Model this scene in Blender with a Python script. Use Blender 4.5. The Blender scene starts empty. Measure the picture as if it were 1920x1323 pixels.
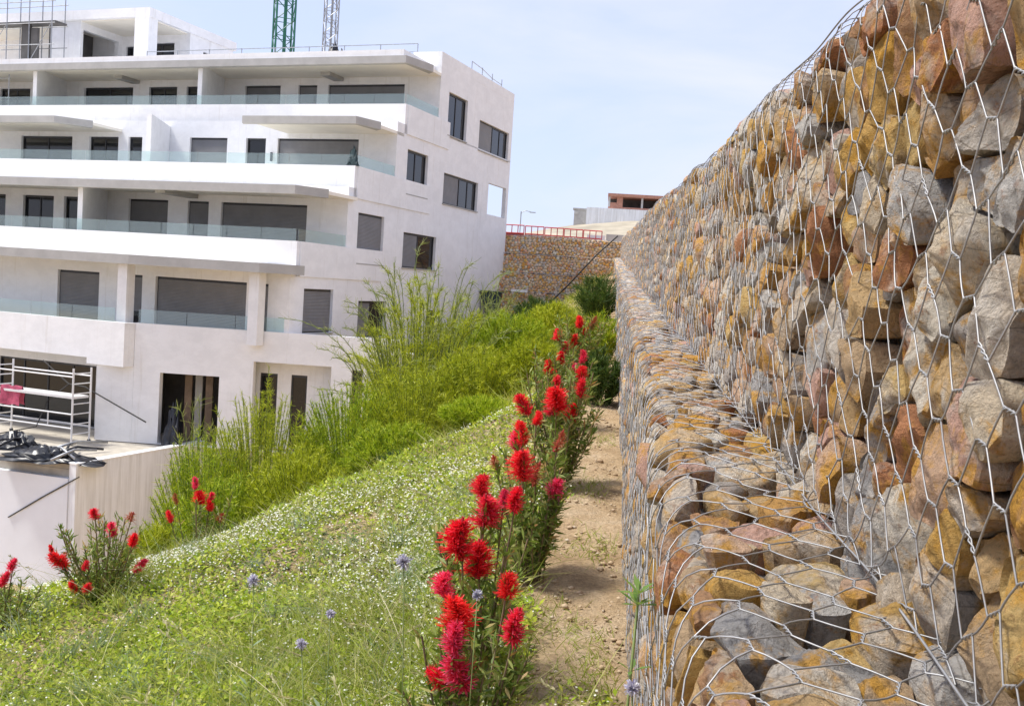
import bpy, math, random
import numpy as np
rng = np.random.default_rng(7); random.seed(7)
sc = bpy.context.scene
C = sc.collection
PI = math.pi

# ------------------------------------------------------------------ camera
EYE = 1.55
cam_d = bpy.data.cameras.new('camera'); cam = bpy.data.objects.new('camera', cam_d); C.objects.link(cam)
cam_d.sensor_width = 36.0; cam_d.lens = 36.0*1850/1920; cam_d.clip_start = 0.05; cam_d.clip_end = 3000
_p, _r, _y = math.radians(3.7497), math.radians(3.7190), math.radians(-5.4078)
_F = np.array([math.cos(_p)*math.sin(_y), math.cos(_p)*math.cos(_y), -math.sin(_p)])
_R0 = np.array([math.cos(_y), -math.sin(_y), 0.0]); _U0 = np.cross(_R0, _F)
_R = math.cos(_r)*_R0 + math.sin(_r)*_U0; _U = -math.sin(_r)*_R0 + math.cos(_r)*_U0
from mathutils import Matrix, Vector
cam.matrix_world = Matrix(((_R[0], _U[0], -_F[0], 0), (_R[1], _U[1], -_F[1], 0), (_R[2], _U[2], -_F[2], EYE), (0, 0, 0, 1)))
sc.camera = cam

# ------------------------------------------------------------------ sky and sun
SUN_EL, SUN_AZ = math.radians(61), (-0.995, -0.06)      # azimuth: towards the sun, from the left
world = bpy.data.worlds.new('World'); sc.world = world; world.use_nodes = True
nt = world.node_tree; nt.nodes.clear()
def WN(t, **k):
    n = nt.nodes.new(t)
    for a, b in k.items(): setattr(n, a, b)
    return n
sky = WN('ShaderNodeTexSky', sky_type='NISHITA', sun_disc=False)
sky.sun_elevation = SUN_EL; sky.sun_rotation = math.atan2(SUN_AZ[0], SUN_AZ[1])
sky.air_density = 1.0; sky.dust_density = 1.4; sky.ozone_density = 2.0; sky.altitude = 100
tc = WN('ShaderNodeTexCoord'); mp = WN('ShaderNodeMapping'); mp.inputs['Scale'].default_value = (1.0, 1.0, 3.4)
mp.inputs['Location'].default_value = (0.3, 0.1, 0.55)
ns = WN('ShaderNodeTexNoise'); ns.inputs['Scale'].default_value = 2.6; ns.inputs['Detail'].default_value = 7; ns.inputs['Roughness'].default_value = 0.55
ns.inputs['Distortion'].default_value = 0.4
rp = WN('ShaderNodeValToRGB'); rp.color_ramp.elements[0].position = 0.38; rp.color_ramp.elements[0].color = (0.0, 0.0, 0.0, 1)
rp.color_ramp.elements[1].position = 0.70; rp.color_ramp.elements[1].color = (0.85, 0.85, 0.85, 1)
mx = WN('ShaderNodeMix', data_type='RGBA'); mx.inputs[7].default_value = (3.2, 3.3, 3.95, 1)
bg = WN('ShaderNodeBackground'); bg.inputs['Strength'].default_value = 0.15
out = WN('ShaderNodeOutputWorld')
nt.links.new(tc.outputs['Generated'], mp.inputs['Vector']); nt.links.new(mp.outputs['Vector'], ns.inputs['Vector'])
nt.links.new(ns.outputs['Fac'], rp.inputs['Fac']); nt.links.new(rp.outputs['Color'], mx.inputs[0])
hz = WN('ShaderNodeMix', data_type='RGBA'); hz.inputs[0].default_value = 0.78; hz.inputs[7].default_value = (2.45, 2.68, 3.75, 1)      # thin even veil under the clouds
nt.links.new(sky.outputs['Color'], hz.inputs[6]); nt.links.new(hz.outputs[2], mx.inputs[6]); nt.links.new(mx.outputs[2], bg.inputs['Color']); nt.links.new(bg.outputs['Background'], out.inputs['Surface'])
sun_d = bpy.data.lights.new('sun', 'SUN'); sun = bpy.data.objects.new('sun', sun_d); C.objects.link(sun)
sun_d.energy = 2.7; sun_d.angle = math.radians(11); sun_d.color = (1.0, 0.955, 0.88)
_sd = Vector((SUN_AZ[0]*math.cos(SUN_EL), SUN_AZ[1]*math.cos(SUN_EL), math.sin(SUN_EL)))
sun.rotation_euler = _sd.to_track_quat('Z', 'Y').to_euler(); sun.location = (-20, -20, 40)
vs = sc.view_settings; vs.view_transform = 'Standard'; vs.look = 'None'; vs.gamma = 1.0; vs.use_curve_mapping = False; vs.exposure = 0.92
sc.cycles.max_bounces = 8; sc.cycles.transparent_max_bounces = 12; sc.cycles.caustics_reflective = False; sc.cycles.caustics_refractive = False

# ------------------------------------------------------------------ materials
MATS = {}
class NB:
    def __init__(s, name):
        s.m = bpy.data.materials.new(name); s.m.use_nodes = True; s.t = s.m.node_tree; s.t.nodes.clear()
        s.out = s.n('ShaderNodeOutputMaterial'); s.b = s.n('ShaderNodeBsdfPrincipled'); s.l(s.b.outputs[0], s.out.inputs['Surface'])
        MATS[name] = s.m
    def n(s, t, **k):
        q = s.t.nodes.new(t)
        for a, b in k.items(): setattr(q, a, b)
        return q
    def l(s, a, b): s.t.links.new(a, b)
    def noise(s, scale, detail=4, rough=0.55, vec=None, dist=0.0, dims='3D', w=None):
        q = s.n('ShaderNodeTexNoise', noise_dimensions=dims); q.inputs['Scale'].default_value = scale; q.inputs['Detail'].default_value = detail
        q.inputs['Roughness'].default_value = rough; q.inputs['Distortion'].default_value = dist
        if vec is not None: s.l(vec, q.inputs['Vector'])
        if w is not None: s.l(w, q.inputs['W'])
        return q.outputs['Fac']
    def ramp(s, fac, stops, interp='LINEAR'):
        q = s.n('ShaderNodeValToRGB'); cr = q.color_ramp; cr.interpolation = interp
        while len(cr.elements) < len(stops): cr.elements.new(0.5)
        for e, (p, c) in zip(cr.elements, stops): e.position = p; e.color = (*c, 1) if len(c) == 3 else c
        s.l(fac, q.inputs['Fac']); return q.outputs['Color']
    def mix(s, fac, a, b, mode='MIX'):
        q = s.n('ShaderNodeMix', data_type='RGBA', blend_type=mode)
        for sock, v in ((q.inputs[0], fac), (q.inputs[6], a), (q.inputs[7], b)):
            if hasattr(v, 'links'): s.l(v, sock)
            elif isinstance(v, (int, float)): sock.default_value = v
            else: sock.default_value = (*v, 1)
        return q.outputs[2]
    def pos(s): return s.n('ShaderNodeNewGeometry').outputs['Position']
    def obj(s): return s.n('ShaderNodeTexCoord').outputs['Object']
    def island(s): return s.n('ShaderNodeNewGeometry').outputs['Random Per Island']
    def mapv(s, v, scale):
        q = s.n('ShaderNodeMapping'); q.inputs['Scale'].default_value = scale; s.l(v, q.inputs['Vector']); return q.outputs['Vector']
    def col(s, c):
        if hasattr(c, 'links'): s.l(c, s.b.inputs['Base Color'])
        else: s.b.inputs['Base Color'].default_value = (*c, 1)
    def bump(s, h, strength, dist):
        q = s.n('ShaderNodeBump'); q.inputs['Strength'].default_value = strength; q.inputs['Distance'].default_value = dist
        s.l(h, q.inputs['Height']); s.l(q.outputs[0], s.b.inputs['Normal'])
    def set(s, rough=None, metal=None, spec=None):
        if rough is not None: s.b.inputs['Roughness'].default_value = rough
        if metal is not None: s.b.inputs['Metallic'].default_value = metal
        if spec is not None: s.b.inputs['Specular IOR Level'].default_value = spec

def M_plain(name, c, rough=0.7, metal=0.0, var=0.12, scale=3.0, bump=0.0):
    k = NB(name); f = k.noise(scale, 5, 0.6, k.pos())
    lo = tuple(x*(1-var) for x in c); hi = tuple(min(1, x*(1+var)) for x in c)
    k.col(k.ramp(f, [(0.3, lo), (0.7, hi)])); k.set(rough, metal)
    if bump: k.bump(k.noise(scale*12, 4, 0.6, k.pos()), 0.4, bump)
    return k

def M_leaf(name, stops, rough=0.5, trans=0.35, tcol=None, by='island'):
    k = NB(name)
    r = k.island() if by == 'island' else k.n('ShaderNodeObjectInfo').outputs['Random']
    c = k.ramp(r, stops)
    if by != 'island': c = k.mix(1.0, c, k.ramp(k.island(), [(0, (0.80, 0.8, 0.8)), (0.5, (1.04, 1, 1)), (0.85, (1.08, 2.0, 2.0)), (1, (1.08, 5.0, 4.0))]), 'MULTIPLY')
    big = k.noise(0.9, 3, 0.5, k.pos())
    c = k.mix(0.35, c, k.mix(1.0, c, k.ramp(big, [(0.3, (0.62, 0.66, 0.55)), (0.7, (1.25, 1.2, 1.05))]), 'MULTIPLY'))
    k.col(c); k.set(rough, spec=0.25)
    if trans > 0:
        tr = k.n('ShaderNodeBsdfTranslucent'); k.l(k.mix(1.0, c, tcol or (1.15, 1.15, 0.75), 'MULTIPLY'), tr.inputs['Color'])
        ms = k.n('ShaderNodeMixShader'); ms.inputs[0].default_value = trans
        k.l(k.b.outputs[0], ms.inputs[1]); k.l(tr.outputs[0], ms.inputs[2]); k.l(ms.outputs[0], k.out.inputs['Surface'])
    return k

def M_stone(name, gain=1.0):
    k = NB(name); at = k.n('ShaderNodeAttribute', attribute_name='rnd'); r = at.outputs['Fac']
    cols = [(0.40, 0.36, 0.32), (0.50, 0.36, 0.22), (0.64, 0.54, 0.40), (0.54, 0.30, 0.09), (0.55, 0.46, 0.35), (0.58, 0.40, 0.20), (0.58, 0.36, 0.28), (0.66, 0.60, 0.50), (0.46, 0.21, 0.10),
            (0.36, 0.35, 0.34), (0.58, 0.36, 0.11), (0.58, 0.50, 0.40), (0.59, 0.40, 0.27), (0.52, 0.50, 0.47), (0.60, 0.42, 0.17), (0.44, 0.25, 0.13)]
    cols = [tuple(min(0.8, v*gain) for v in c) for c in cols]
    base = k.ramp(r, [(i/len(cols), c) for i, c in enumerate(cols)], 'CONSTANT')
    p = k.pos()
    w = k.n('ShaderNodeMath', operation='MULTIPLY'); k.l(r, w.inputs[0]); w.inputs[1].default_value = 37.0
    n1 = k.noise(11, 7, 0.68, p, 0.4, '4D', w.outputs[0]); n2 = k.noise(26, 8, 0.72, p, 0.3, '4D', w.outputs[0]); n3 = k.noise(6, 6, 0.65, p, 0.3, '4D', w.outputs[0])
    c = k.mix(k.ramp(n1, [(0.50, (0, 0, 0)), (0.60, (0.9, 0.9, 0.9))]), base, (0.60*gain, 0.32*gain, 0.055))
    c = k.mix(k.ramp(n3, [(0.53, (0, 0, 0)), (0.62, (0.8, 0.8, 0.8))]), c, (0.62*gain, 0.57*gain, 0.50*gain))
    c = k.mix(k.ramp(n2, [(0.57, (0, 0, 0)), (0.66, (0.75, 0.75, 0.75))]), c, (0.38, 0.15, 0.06))
    dk = k.noise(85, 9, 0.75, p)
    c = k.mix(1.0, c, k.ramp(dk, [(0.30, (0.48, 0.46, 0.44)), (0.46, (0.95, 0.95, 0.95)), (0.70, (1.25, 1.22, 1.18))]), 'MULTIPLY')
    vo = k.n('ShaderNodeTexVoronoi', feature='DISTANCE_TO_EDGE'); vo.inputs['Scale'].default_value = 13; k.l(k.mapv(p, (1, 0.7, 1.6)), vo.inputs['Vector'])
    crk = k.ramp(vo.outputs['Distance'], [(0.0, (0.42, 0.38, 0.34)), (0.03, (1, 1, 1))]); c = k.mix(k.ramp(n3, [(0.45, (0, 0, 0)), (0.55, (0.7, 0.7, 0.7))]), c, k.mix(1.0, c, crk, 'MULTIPLY'))
    k.col(c); k.set(0.88, spec=0.25)
    hb = k.n('ShaderNodeMath', operation='MULTIPLY_ADD'); k.l(dk, hb.inputs[0]); hb.inputs[1].default_value = 0.45; k.l(n2, hb.inputs[2]); k.bump(hb.outputs[0], 1.0, 0.045)
    return k

M_stone('stone', 1.16); M_stone('sunny_stone', 1.35)  # second one: same stone brightened, light on the far wall put into its colour
k = NB('white_render'); p = k.pos()
c = k.ramp(k.noise(0.55, 5, 0.6, p), [(0.3, (0.80, 0.805, 0.81)), (0.7, (0.86, 0.865, 0.87))])
drip = k.noise(2.2, 5, 0.65, k.mapv(p, (2.6, 2.6, 0.16)))
c = k.mix(0.55, c, k.mix(1.0, c, k.ramp(drip, [(0.58, (1, 1, 1)), (0.76, (0.76, 0.73, 0.67))]), 'MULTIPLY'))
c = k.mix(0.5, c, k.mix(1.0, c, k.ramp(k.noise(1.6, 6, 0.7, k.mapv(p, (1, 1, 1.4))), [(0.42, (0.90, 0.90, 0.90)), (0.6, (1.03, 1.03, 1.03))]), 'MULTIPLY'))
k.col(c); k.set(0.85, spec=0.2); k.bump(k.noise(30, 4, 0.6, p), 0.15, 0.01)
k = NB('weathered_render'); p = k.pos()
c = k.ramp(k.noise(0.9, 5, 0.6, p), [(0.3, (0.72, 0.745, 0.78)), (0.7, (0.80, 0.82, 0.85))])
drip = k.noise(2.4, 6, 0.7, k.mapv(p, (3.0, 3.0, 0.12)))
c = k.mix(0.9, c, k.mix(1.0, c, k.ramp(drip, [(0.40, (1.05, 1.05, 1.05)), (0.72, (0.74, 0.73, 0.69))]), 'MULTIPLY'))
k.col(c); k.set(0.9, spec=0.15)
M_plain('shade_tinted_white', (0.76, 0.79, 0.84), 0.85, 0, 0.05, 0.7)  # white with the bluish cast of shade put into the colour
M_plain('canopy_concrete', (0.40, 0.395, 0.38), 0.85, 0, 0.12, 1.5)
M_plain('soffit_cream', (0.84, 0.80, 0.70), 0.8, 0, 0.05, 1.0)
M_plain('window_frame', (0.035, 0.036, 0.04), 0.45, 0.2, 0.15)
k = NB('roller_shutter'); p = k.pos(); sx = k.n('ShaderNodeSeparateXYZ'); k.l(p, sx.inputs[0])
w = k.n('ShaderNodeMath', operation='MULTIPLY'); k.l(sx.outputs['Z'], w.inputs[0]); w.inputs[1].default_value = 2*PI/0.055
sn = k.n('ShaderNodeMath', operation='SINE'); k.l(w.outputs[0], sn.inputs[0])
k.col(k.ramp(k.noise(1.5, 4, 0.6, p), [(0.3, (0.165, 0.165, 0.17)), (0.7, (0.205, 0.205, 0.21))])); k.set(0.5, 0.1); k.bump(sn.outputs[0], 0.5, 0.012)
k = NB('window_pane'); k.col((0.012, 0.013, 0.015)); k.set(0.06, 0.0, 0.5)
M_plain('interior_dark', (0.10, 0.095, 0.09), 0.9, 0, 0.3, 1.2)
M_plain('interior_brown', (0.22, 0.16, 0.11), 0.8, 0, 0.3, 3)
k = NB('rail_glass'); tr = k.n('ShaderNodeBsdfTransparent'); tr.inputs['Color'].default_value = (0.90, 0.965, 0.95, 1)
gl = k.n('ShaderNodeBsdfGlossy'); gl.inputs['Roughness'].default_value = 0.05; df = k.n('ShaderNodeBsdfDiffuse'); df.inputs['Color'].default_value = (0.66, 0.80, 0.78, 1)
m1 = k.n('ShaderNodeMixShader'); m1.inputs[0].default_value = 0.5; k.l(df.outputs[0], m1.inputs[1]); k.l(gl.outputs[0], m1.inputs[2])
ms = k.n('ShaderNodeMixShader'); ms.inputs[0].default_value = 0.14
k.l(tr.outputs[0], ms.inputs[1]); k.l(m1.outputs[0], ms.inputs[2]); k.l(ms.outputs[0], k.out.inputs['Surface'])
M_plain('steel', (0.36, 0.37, 0.38), 0.45, 0.6, 0.2, 6)
M_plain('white_metal', (0.78, 0.78, 0.78), 0.4, 0.1, 0.06, 4)
M_plain('green_paint', (0.02, 0.15, 0.10), 0.5, 0.0, 0.2, 3)
M_plain('red_paint', (0.50, 0.05, 0.05), 0.5, 0, 0.2, 3)
M_plain('orange_paint', (0.62, 0.16, 0.06), 0.6, 0, 0.2, 3)
M_plain('pink_cloth', (0.48, 0.09, 0.15), 0.9, 0, 0.3, 8)
M_plain('black_plastic', (0.018, 0.020, 0.026), 0.35, 0, 0.4, 6)
M_plain('dark_teal', (0.014, 0.035, 0.037), 0.5, 0, 0.3, 4)
M_plain('cable_black', (0.025, 0.023, 0.022), 0.6, 0, 0.2, 5)
M_plain('yellow_sack', (0.62, 0.50, 0.20), 0.85, 0, 0.2, 8)
M_plain('cardboard', (0.42, 0.28, 0.15), 0.9, 0, 0.2, 5)
M_plain('terrace_floor', (0.46, 0.42, 0.35), 0.9, 0, 0.2, 2, 0.01)
M_plain('brick_red', (0.42, 0.21, 0.15), 0.9, 0, 0.2, 4)
M_plain('concrete', (0.45, 0.44, 0.42), 0.9, 0, 0.15, 2)
M_plain('hill_soil', (0.38, 0.335, 0.25), 0.95, 0, 0.3, 0.25, 0.05)
k = M_plain('wire', (0.33, 0.33, 0.33), 0.5, 0.5, 0.25, 25)
k = M_plain('wire_fine', (0.34, 0.35, 0.37), 0.5, 0.5, 0.25, 25)
k = NB('soil'); p = k.pos()
c = k.ramp(k.noise(3.0, 6, 0.65, p), [(0.28, (0.34, 0.235, 0.13)), (0.5, (0.50, 0.37, 0.225)), (0.72, (0.60, 0.48, 0.33))])
c = k.mix(1.0, c, k.ramp(k.noise(55, 5, 0.7, p), [(0.3, (0.62, 0.6, 0.57)), (0.6, (1.12, 1.1, 1.07))]), 'MULTIPLY')
k.col(c); k.set(0.95, spec=0.15); k.bump(k.noise(38, 7, 0.72, p), 1.0, 0.03)
k = NB('pebble'); c = k.ramp(k.island(), [(0.0, (0.45, 0.33, 0.20)), (0.4, (0.50, 0.39, 0.26)), (0.7, (0.40, 0.28, 0.17)), (1.0, (0.54, 0.46, 0.35))])
k.col(c); k.set(0.9, spec=0.2); k.bump(k.noise(90, 4, 0.7, k.pos()), 0.6, 0.006)
M_leaf('cover_leaf', [(0, (0.14, 0.23, 0.012)), (0.3, (0.30, 0.41, 0.02)), (0.65, (0.45, 0.52, 0.035)), (0.88, (0.58, 0.58, 0.15)), (1, (0.18, 0.25, 0.02))], 0.55, 0.35)
M_leaf('shade_leaf', [(0, (0.05, 0.08, 0.012)), (0.5, (0.09, 0.125, 0.02)), (0.85, (0.14, 0.16, 0.04)), (1, (0.22, 0.17, 0.08))], 0.6, 0.15)  # dark greens that paint in the shade under the cover leaves
M_leaf('grass_blade', [(0, (0.18, 0.25, 0.03)), (0.5, (0.31, 0.37, 0.055)), (0.8, (0.43, 0.45, 0.13)), (1, (0.52, 0.47, 0.22))], 0.55, 0.35)
M_leaf('pale_grass', [(0, (0.36, 0.37, 0.17)), (0.5, (0.50, 0.47, 0.28)), (1, (0.62, 0.56, 0.38))], 0.6, 0.3)
M_leaf('dry_grass', [(0, (0.34, 0.25, 0.16)), (0.5, (0.46, 0.36, 0.24)), (1, (0.55, 0.46, 0.34))], 0.7, 0.25, (1, 1, 1))
M_leaf('petal_white', [(0, (0.72, 0.72, 0.62)), (0.8, (0.82, 0.82, 0.78)), (1, (0.75, 0.68, 0.35))], 0.6, 0.2, (1, 1, 1))
M_leaf('broom_green', [(0, (0.15, 0.25, 0.012)), (0.4, (0.31, 0.42, 0.018)), (0.75, (0.47, 0.55, 0.03)), (1, (0.60, 0.62, 0.08))], 0.5, 0.25)
M_leaf('broom_lime', [(0, (0.22, 0.28, 0.012)), (0.4, (0.40, 0.46, 0.02)), (0.75, (0.52, 0.56, 0.03)), (1, (0.62, 0.62, 0.09))], 0.5, 0.25)
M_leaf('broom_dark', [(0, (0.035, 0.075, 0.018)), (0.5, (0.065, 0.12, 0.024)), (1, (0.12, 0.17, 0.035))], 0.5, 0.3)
M_leaf('broom_pale', [(0, (0.20, 0.25, 0.055)), (0.5, (0.30, 0.34, 0.10)), (1, (0.40, 0.42, 0.17))], 0.5, 0.3)
M_leaf('bottlebrush_leaf', [(0, (0.11, 0.18, 0.03)), (0.5, (0.22, 0.30, 0.06)), (0.85, (0.36, 0.40, 0.14)), (1, (0.48, 0.28, 0.12))], 0.42, 0.3)
k = M_leaf('filament_red', [(0, (0.90, 0.022, 0.050)), (0.45, (0.92, 0.035, 0.035)), (0.75, (0.91, 0.045, 0.10)), (1, (0.90, 0.07, 0.18))], 0.5, 0.42, (1.1, 1, 1), by='object')
M_leaf('filament_faded', [(0, (0.45, 0.10, 0.05)), (1, (0.55, 0.18, 0.09))], 0.6, 0.3, (1, 1, 1))
M_plain('flower_core', (0.40, 0.02, 0.03), 0.7)
M_plain('twig', (0.20, 0.14, 0.08), 0.9, 0, 0.3, 20)
M_plain('green_stem', (0.17, 0.22, 0.06), 0.6, 0, 0.2, 20)
M_leaf('blue_floret', [(0, (0.36, 0.34, 0.52)), (0.5, (0.60, 0.59, 0.70)), (1, (0.80, 0.80, 0.84))], 0.6, 0.25, (1, 1, 1))
M_leaf('weed_leaf', [(0, (0.12, 0.22, 0.05)), (1, (0.23, 0.34, 0.09))], 0.5, 0.35)
M_leaf('glaucous_leaf', [(0, (0.19, 0.27, 0.16)), (1, (0.30, 0.38, 0.25))], 0.55, 0.3)

# ------------------------------------------------------------------ helpers
def tag(o, label=None, cat=None, group=None, kind=None):
    if label: o['label'] = label
    if cat: o['category'] = cat
    if group: o['group'] = group
    if kind: o['kind'] = kind
    return o
def empty(name, loc, rz=0.0):
    o = bpy.data.objects.new(name, None); C.objects.link(o); o.location = loc; o.rotation_euler = (0, 0, rz); o.empty_display_size = 0.2
    return o
def link(name, me, parent=None):
    o = bpy.data.objects.new(name, me); C.objects.link(o)
    if parent is not None: o.parent = parent
    return o
def mesh_np(name, V, F, mat, smooth=False, rnd=None):
    """V (n,3); F an array (m,k) or a list of such arrays"""
    V = np.asarray(V, dtype=np.float32)
    if not isinstance(F, list): F = [F]
    F = [np.asarray(f, dtype=np.int32) for f in F if len(f)]
    me = bpy.data.meshes.new(name); me.vertices.add(len(V)); me.vertices.foreach_set('co', V.ravel())
    loops = np.concatenate([f.ravel() for f in F]); tot = np.concatenate([np.full(len(f), f.shape[1], np.int32) for f in F])
    me.loops.add(len(loops)); me.loops.foreach_set('vertex_index', loops)
    me.polygons.add(len(tot)); me.polygons.foreach_set('loop_start', np.concatenate([[0], np.cumsum(tot)[:-1]]).astype(np.int32))
    me.update(calc_edges=True)
    if smooth: me.polygons.foreach_set('use_smooth', np.ones(len(tot), bool))
    if rnd is not None:
        a = me.attributes.new('rnd', 'FLOAT', 'POINT'); a.data.foreach_set('value', np.asarray(rnd, dtype=np.float32))
    me.materials.append(MATS[mat]); return me

class MB:
    """small mesh builder for hard things; local frame offset o"""
    def __init__(s, o=(0, 0, 0)): s.v = []; s.f = []; s.o = np.array(o, float)
    def add(s, vs, fs):
        b = len(s.v); s.v += [tuple(np.array(q, float)-s.o) for q in vs]; s.f += [tuple(i+b for i in f) for f in fs]; return s
    def box(s, a, b):
        x0, y0, z0 = (min(a[i], b[i]) for i in range(3)); x1, y1, z1 = (max(a[i], b[i]) for i in range(3))
        return s.add([(x0, y0, z0), (x1, y0, z0), (x1, y1, z0), (x0, y1, z0), (x0, y0, z1), (x1, y0, z1), (x1, y1, z1), (x0, y1, z1)],
                     [(3, 2, 1, 0), (4, 5, 6, 7), (0, 1, 5, 4), (1, 2, 6, 5), (2, 3, 7, 6), (3, 0, 4, 7)])
    def prism(s, poly, z0, z1):
        n = len(poly); area = sum(poly[i][0]*poly[(i+1) % n][1]-poly[(i+1) % n][0]*poly[i][1] for i in range(n))
        if area < 0: poly = poly[::-1]
        z0s = z0 if hasattr(z0, '__len__') else [z0]*n; z1s = z1 if hasattr(z1, '__len__') else [z1]*n
        vs = [(p[0], p[1], z) for p, z in zip(poly, z0s)]+[(p[0], p[1], z) for p, z in zip(poly, z1s)]
        return s.add(vs, [tuple(range(n-1, -1, -1)), tuple(range(n, 2*n))]+[(i, (i+1) % n, n+(i+1) % n, n+i) for i in range(n)])
    def tube(s, pts, r, n=6, r1=None):
        pts = [np.array(p, float) for p in pts]; m = len(pts); vs = []; r1 = r if r1 is None else r1
        for i, p in enumerate(pts):
            t = pts[min(i+1, m-1)]-pts[max(i-1, 0)]; t /= max(np.linalg.norm(t), 1e-9)
            a = np.cross(t, (0, 0, 1) if abs(t[2]) < 0.9 else (1, 0, 0)); a /= np.linalg.norm(a); b = np.cross(t, a); rr = r+(r1-r)*i/max(m-1, 1)
            vs += [tuple(p+rr*(a*math.cos(2*PI*j/n)+b*math.sin(2*PI*j/n))) for j in range(n)]
        fs = [(i*n+j, i*n+(j+1) % n, (i+1)*n+(j+1) % n, (i+1)*n+j) for i in range(m-1) for j in range(n)]
        fs += [tuple(range(n-1, -1, -1)), tuple(range((m-1)*n, m*n))]
        return s.add(vs, fs)
    def build(s, name, mat, parent=None, smooth=False):
        me = bpy.data.meshes.new(name); me.from_pydata(s.v, [], s.f); me.update(); me.materials.append(MATS[mat])
        if smooth: me.polygons.foreach_set('use_smooth', np.ones(len(me.polygons), bool))
        return link(name, me, parent)

def nrm(a): return a/np.maximum(np.linalg.norm(a, axis=-1, keepdims=True), 1e-9)
def strands(P, D, L, W, bend, nseg=2, taper=1.0, side=None):
    """thin tapered blades: returns verts, quads"""
    n = len(P); L = np.broadcast_to(L, n)[:, None]; W = np.broadcast_to(W, n)[:, None]
    if side is None: side = nrm(np.cross(D, nrm(rng.normal(size=(n, 3)))))
    rows = []
    for j in range(nseg+1):
        t = j/nseg; c = P+D*L*t+bend*L*t*t; w = W*0.5*(1-taper*t*0.92)
        rows += [c-side*w, c+side*w]
    V = np.stack(rows, 1).reshape(-1, 3); b = (np.arange(n)*2*(nseg+1))[:, None]
    F = np.concatenate([b+np.array([2*j, 2*j+1, 2*j+3, 2*j+2]) for j in range(nseg)], 0)
    return V, F
def spikes(P, D, L, W, bend):
    n = len(P); L = np.broadcast_to(L, n)[:, None]; W = np.broadcast_to(W, n)[:, None]; side = nrm(np.cross(D, nrm(rng.normal(size=(n, 3)))))
    V = np.stack([P-side*W*0.5, P+side*W*0.5, P+D*L+bend*L], 1).reshape(-1, 3)
    return V, (np.arange(n)*3)[:, None]+np.array([0, 1, 2])
def leaves(P, D, N, L, W, fold=0.15):
    n = len(P); L = np.broadcast_to(L, n)[:, None]; W = np.broadcast_to(W, n)[:, None]
    S = nrm(np.cross(D, N)); N2 = nrm(np.cross(S, D))
    V = np.stack([P, P+D*L*0.5-S*W*0.5+N2*L*fold*0.3, P+D*L, P+D*L*0.5+S*W*0.5+N2*L*fold*0.3], 1).reshape(-1, 3)
    return V, (np.arange(n)*4)[:, None]+np.array([0, 1, 2, 3])
def join(parts):
    Vs, Fs, b = [], [], 0
    for V, F in parts:
        Vs.append(V); Fs.append(np.asarray(F)+b); b += len(V)
    k = {}
    for f in Fs: k.setdefault(f.shape[1], []).append(f)
    return np.concatenate(Vs), [np.concatenate(q) for q in k.values()]
def polytubes(P, r, n, ref):
    """P (k,m,3) polylines, ref (k,3) a direction not along them"""
    k, m, _ = P.shape; T = np.empty_like(P); T[:, 1:-1] = P[:, 2:]-P[:, :-2]; T[:, 0] = P[:, 1]-P[:, 0]; T[:, -1] = P[:, -1]-P[:, -2]; T = nrm(T)
    A = nrm(np.cross(T, ref[:, None, :])); B = np.cross(T, A); r = np.broadcast_to(r, (k,))[:, None, None]
    V = np.stack([P+r*(A*math.cos(2*PI*j/n)+B*math.sin(2*PI*j/n)) for j in range(n)], 2).reshape(-1, 3)
    b = (np.arange(k)*m*n)[:, None]; F = []
    for i in range(m-1):
        for j in range(n): F.append(b+np.array([i*n+j, i*n+(j+1) % n, (i+1)*n+(j+1) % n, (i+1)*n+j]))
    return V, np.concatenate(F)
def snoise(x, y, seed=0, octs=4, f0=1.0):
    r = np.random.default_rng(seed); o = np.zeros_like(np.asarray(x, float)+np.asarray(y, float)); a, f = 1.0, f0
    for _ in range(octs):
        for _ in range(3):
            th, ph = r.uniform(0, 2*PI, 2); o = o+a*np.sin(f*(x*math.cos(th)+y*math.sin(th))+ph)/3
        a *= 0.55; f *= 1.93
    return o

# ------------------------------------------------------------------ terrain
WALL_SLOPE = 0.047
def softplus(x, k=0.3): return k*np.logaddexp(0.0, x/k)
def terrain(X, Y):
    X = np.asarray(X, float); Y = np.asarray(Y, float)
    base = WALL_SLOPE*np.clip(Y, -10, 60)
    L = softplus(-X-0.30, 0.12)
    Yc = np.interp(-X, [0.3, 0.8, 1.6, 2.2, 2.6, 4.0, 7.0], [9.2, 8.8, 8.3, 7.7, 6.9, 6.5, 6.2])
    a = 0.55*softplus(Y-Yc, 0.35); b = 0.45*softplus(L-0.4, 0.25)
    k = 0.5; extra = -k*np.log(np.exp(-a/k)+np.exp(-b/k)+1e-12); extra = np.maximum(extra, 0)
    z = base-0.30*L-extra+0.025*snoise(X, Y, 3, 4, 2.2)*np.clip((-X-0.1)*2, 0, 1)
    fl = np.interp(Y, [0, 30, 40, 48, 55, 58, 70], [-9.4, -9.2, -6.4, -2.5, 0.2, 4.15, 4.3])+np.interp(Y, [58, 70, 600], [0, 0, 0])
    fl = np.where(X < -13.5, np.interp(Y, [0, 33, 38, 56, 58], [-9.4, -9.2, -5.4, -5.3, 4.15]), fl)
    z = np.maximum(z, fl)
    rt = np.clip((X-1.25)/0.1, 0, 1); z = z*(1-rt)+(base+1.92)*rt
    return z
xs = np.unique(np.round(np.concatenate([np.linspace(-700, -60, 12), np.linspace(-60, -14, 24), np.linspace(-14, -6, 33), np.linspace(-6, 0.2, 70), np.linspace(0.2, 1.6, 15), np.linspace(2, 40, 12), np.linspace(60, 700, 10)]), 3))
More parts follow.
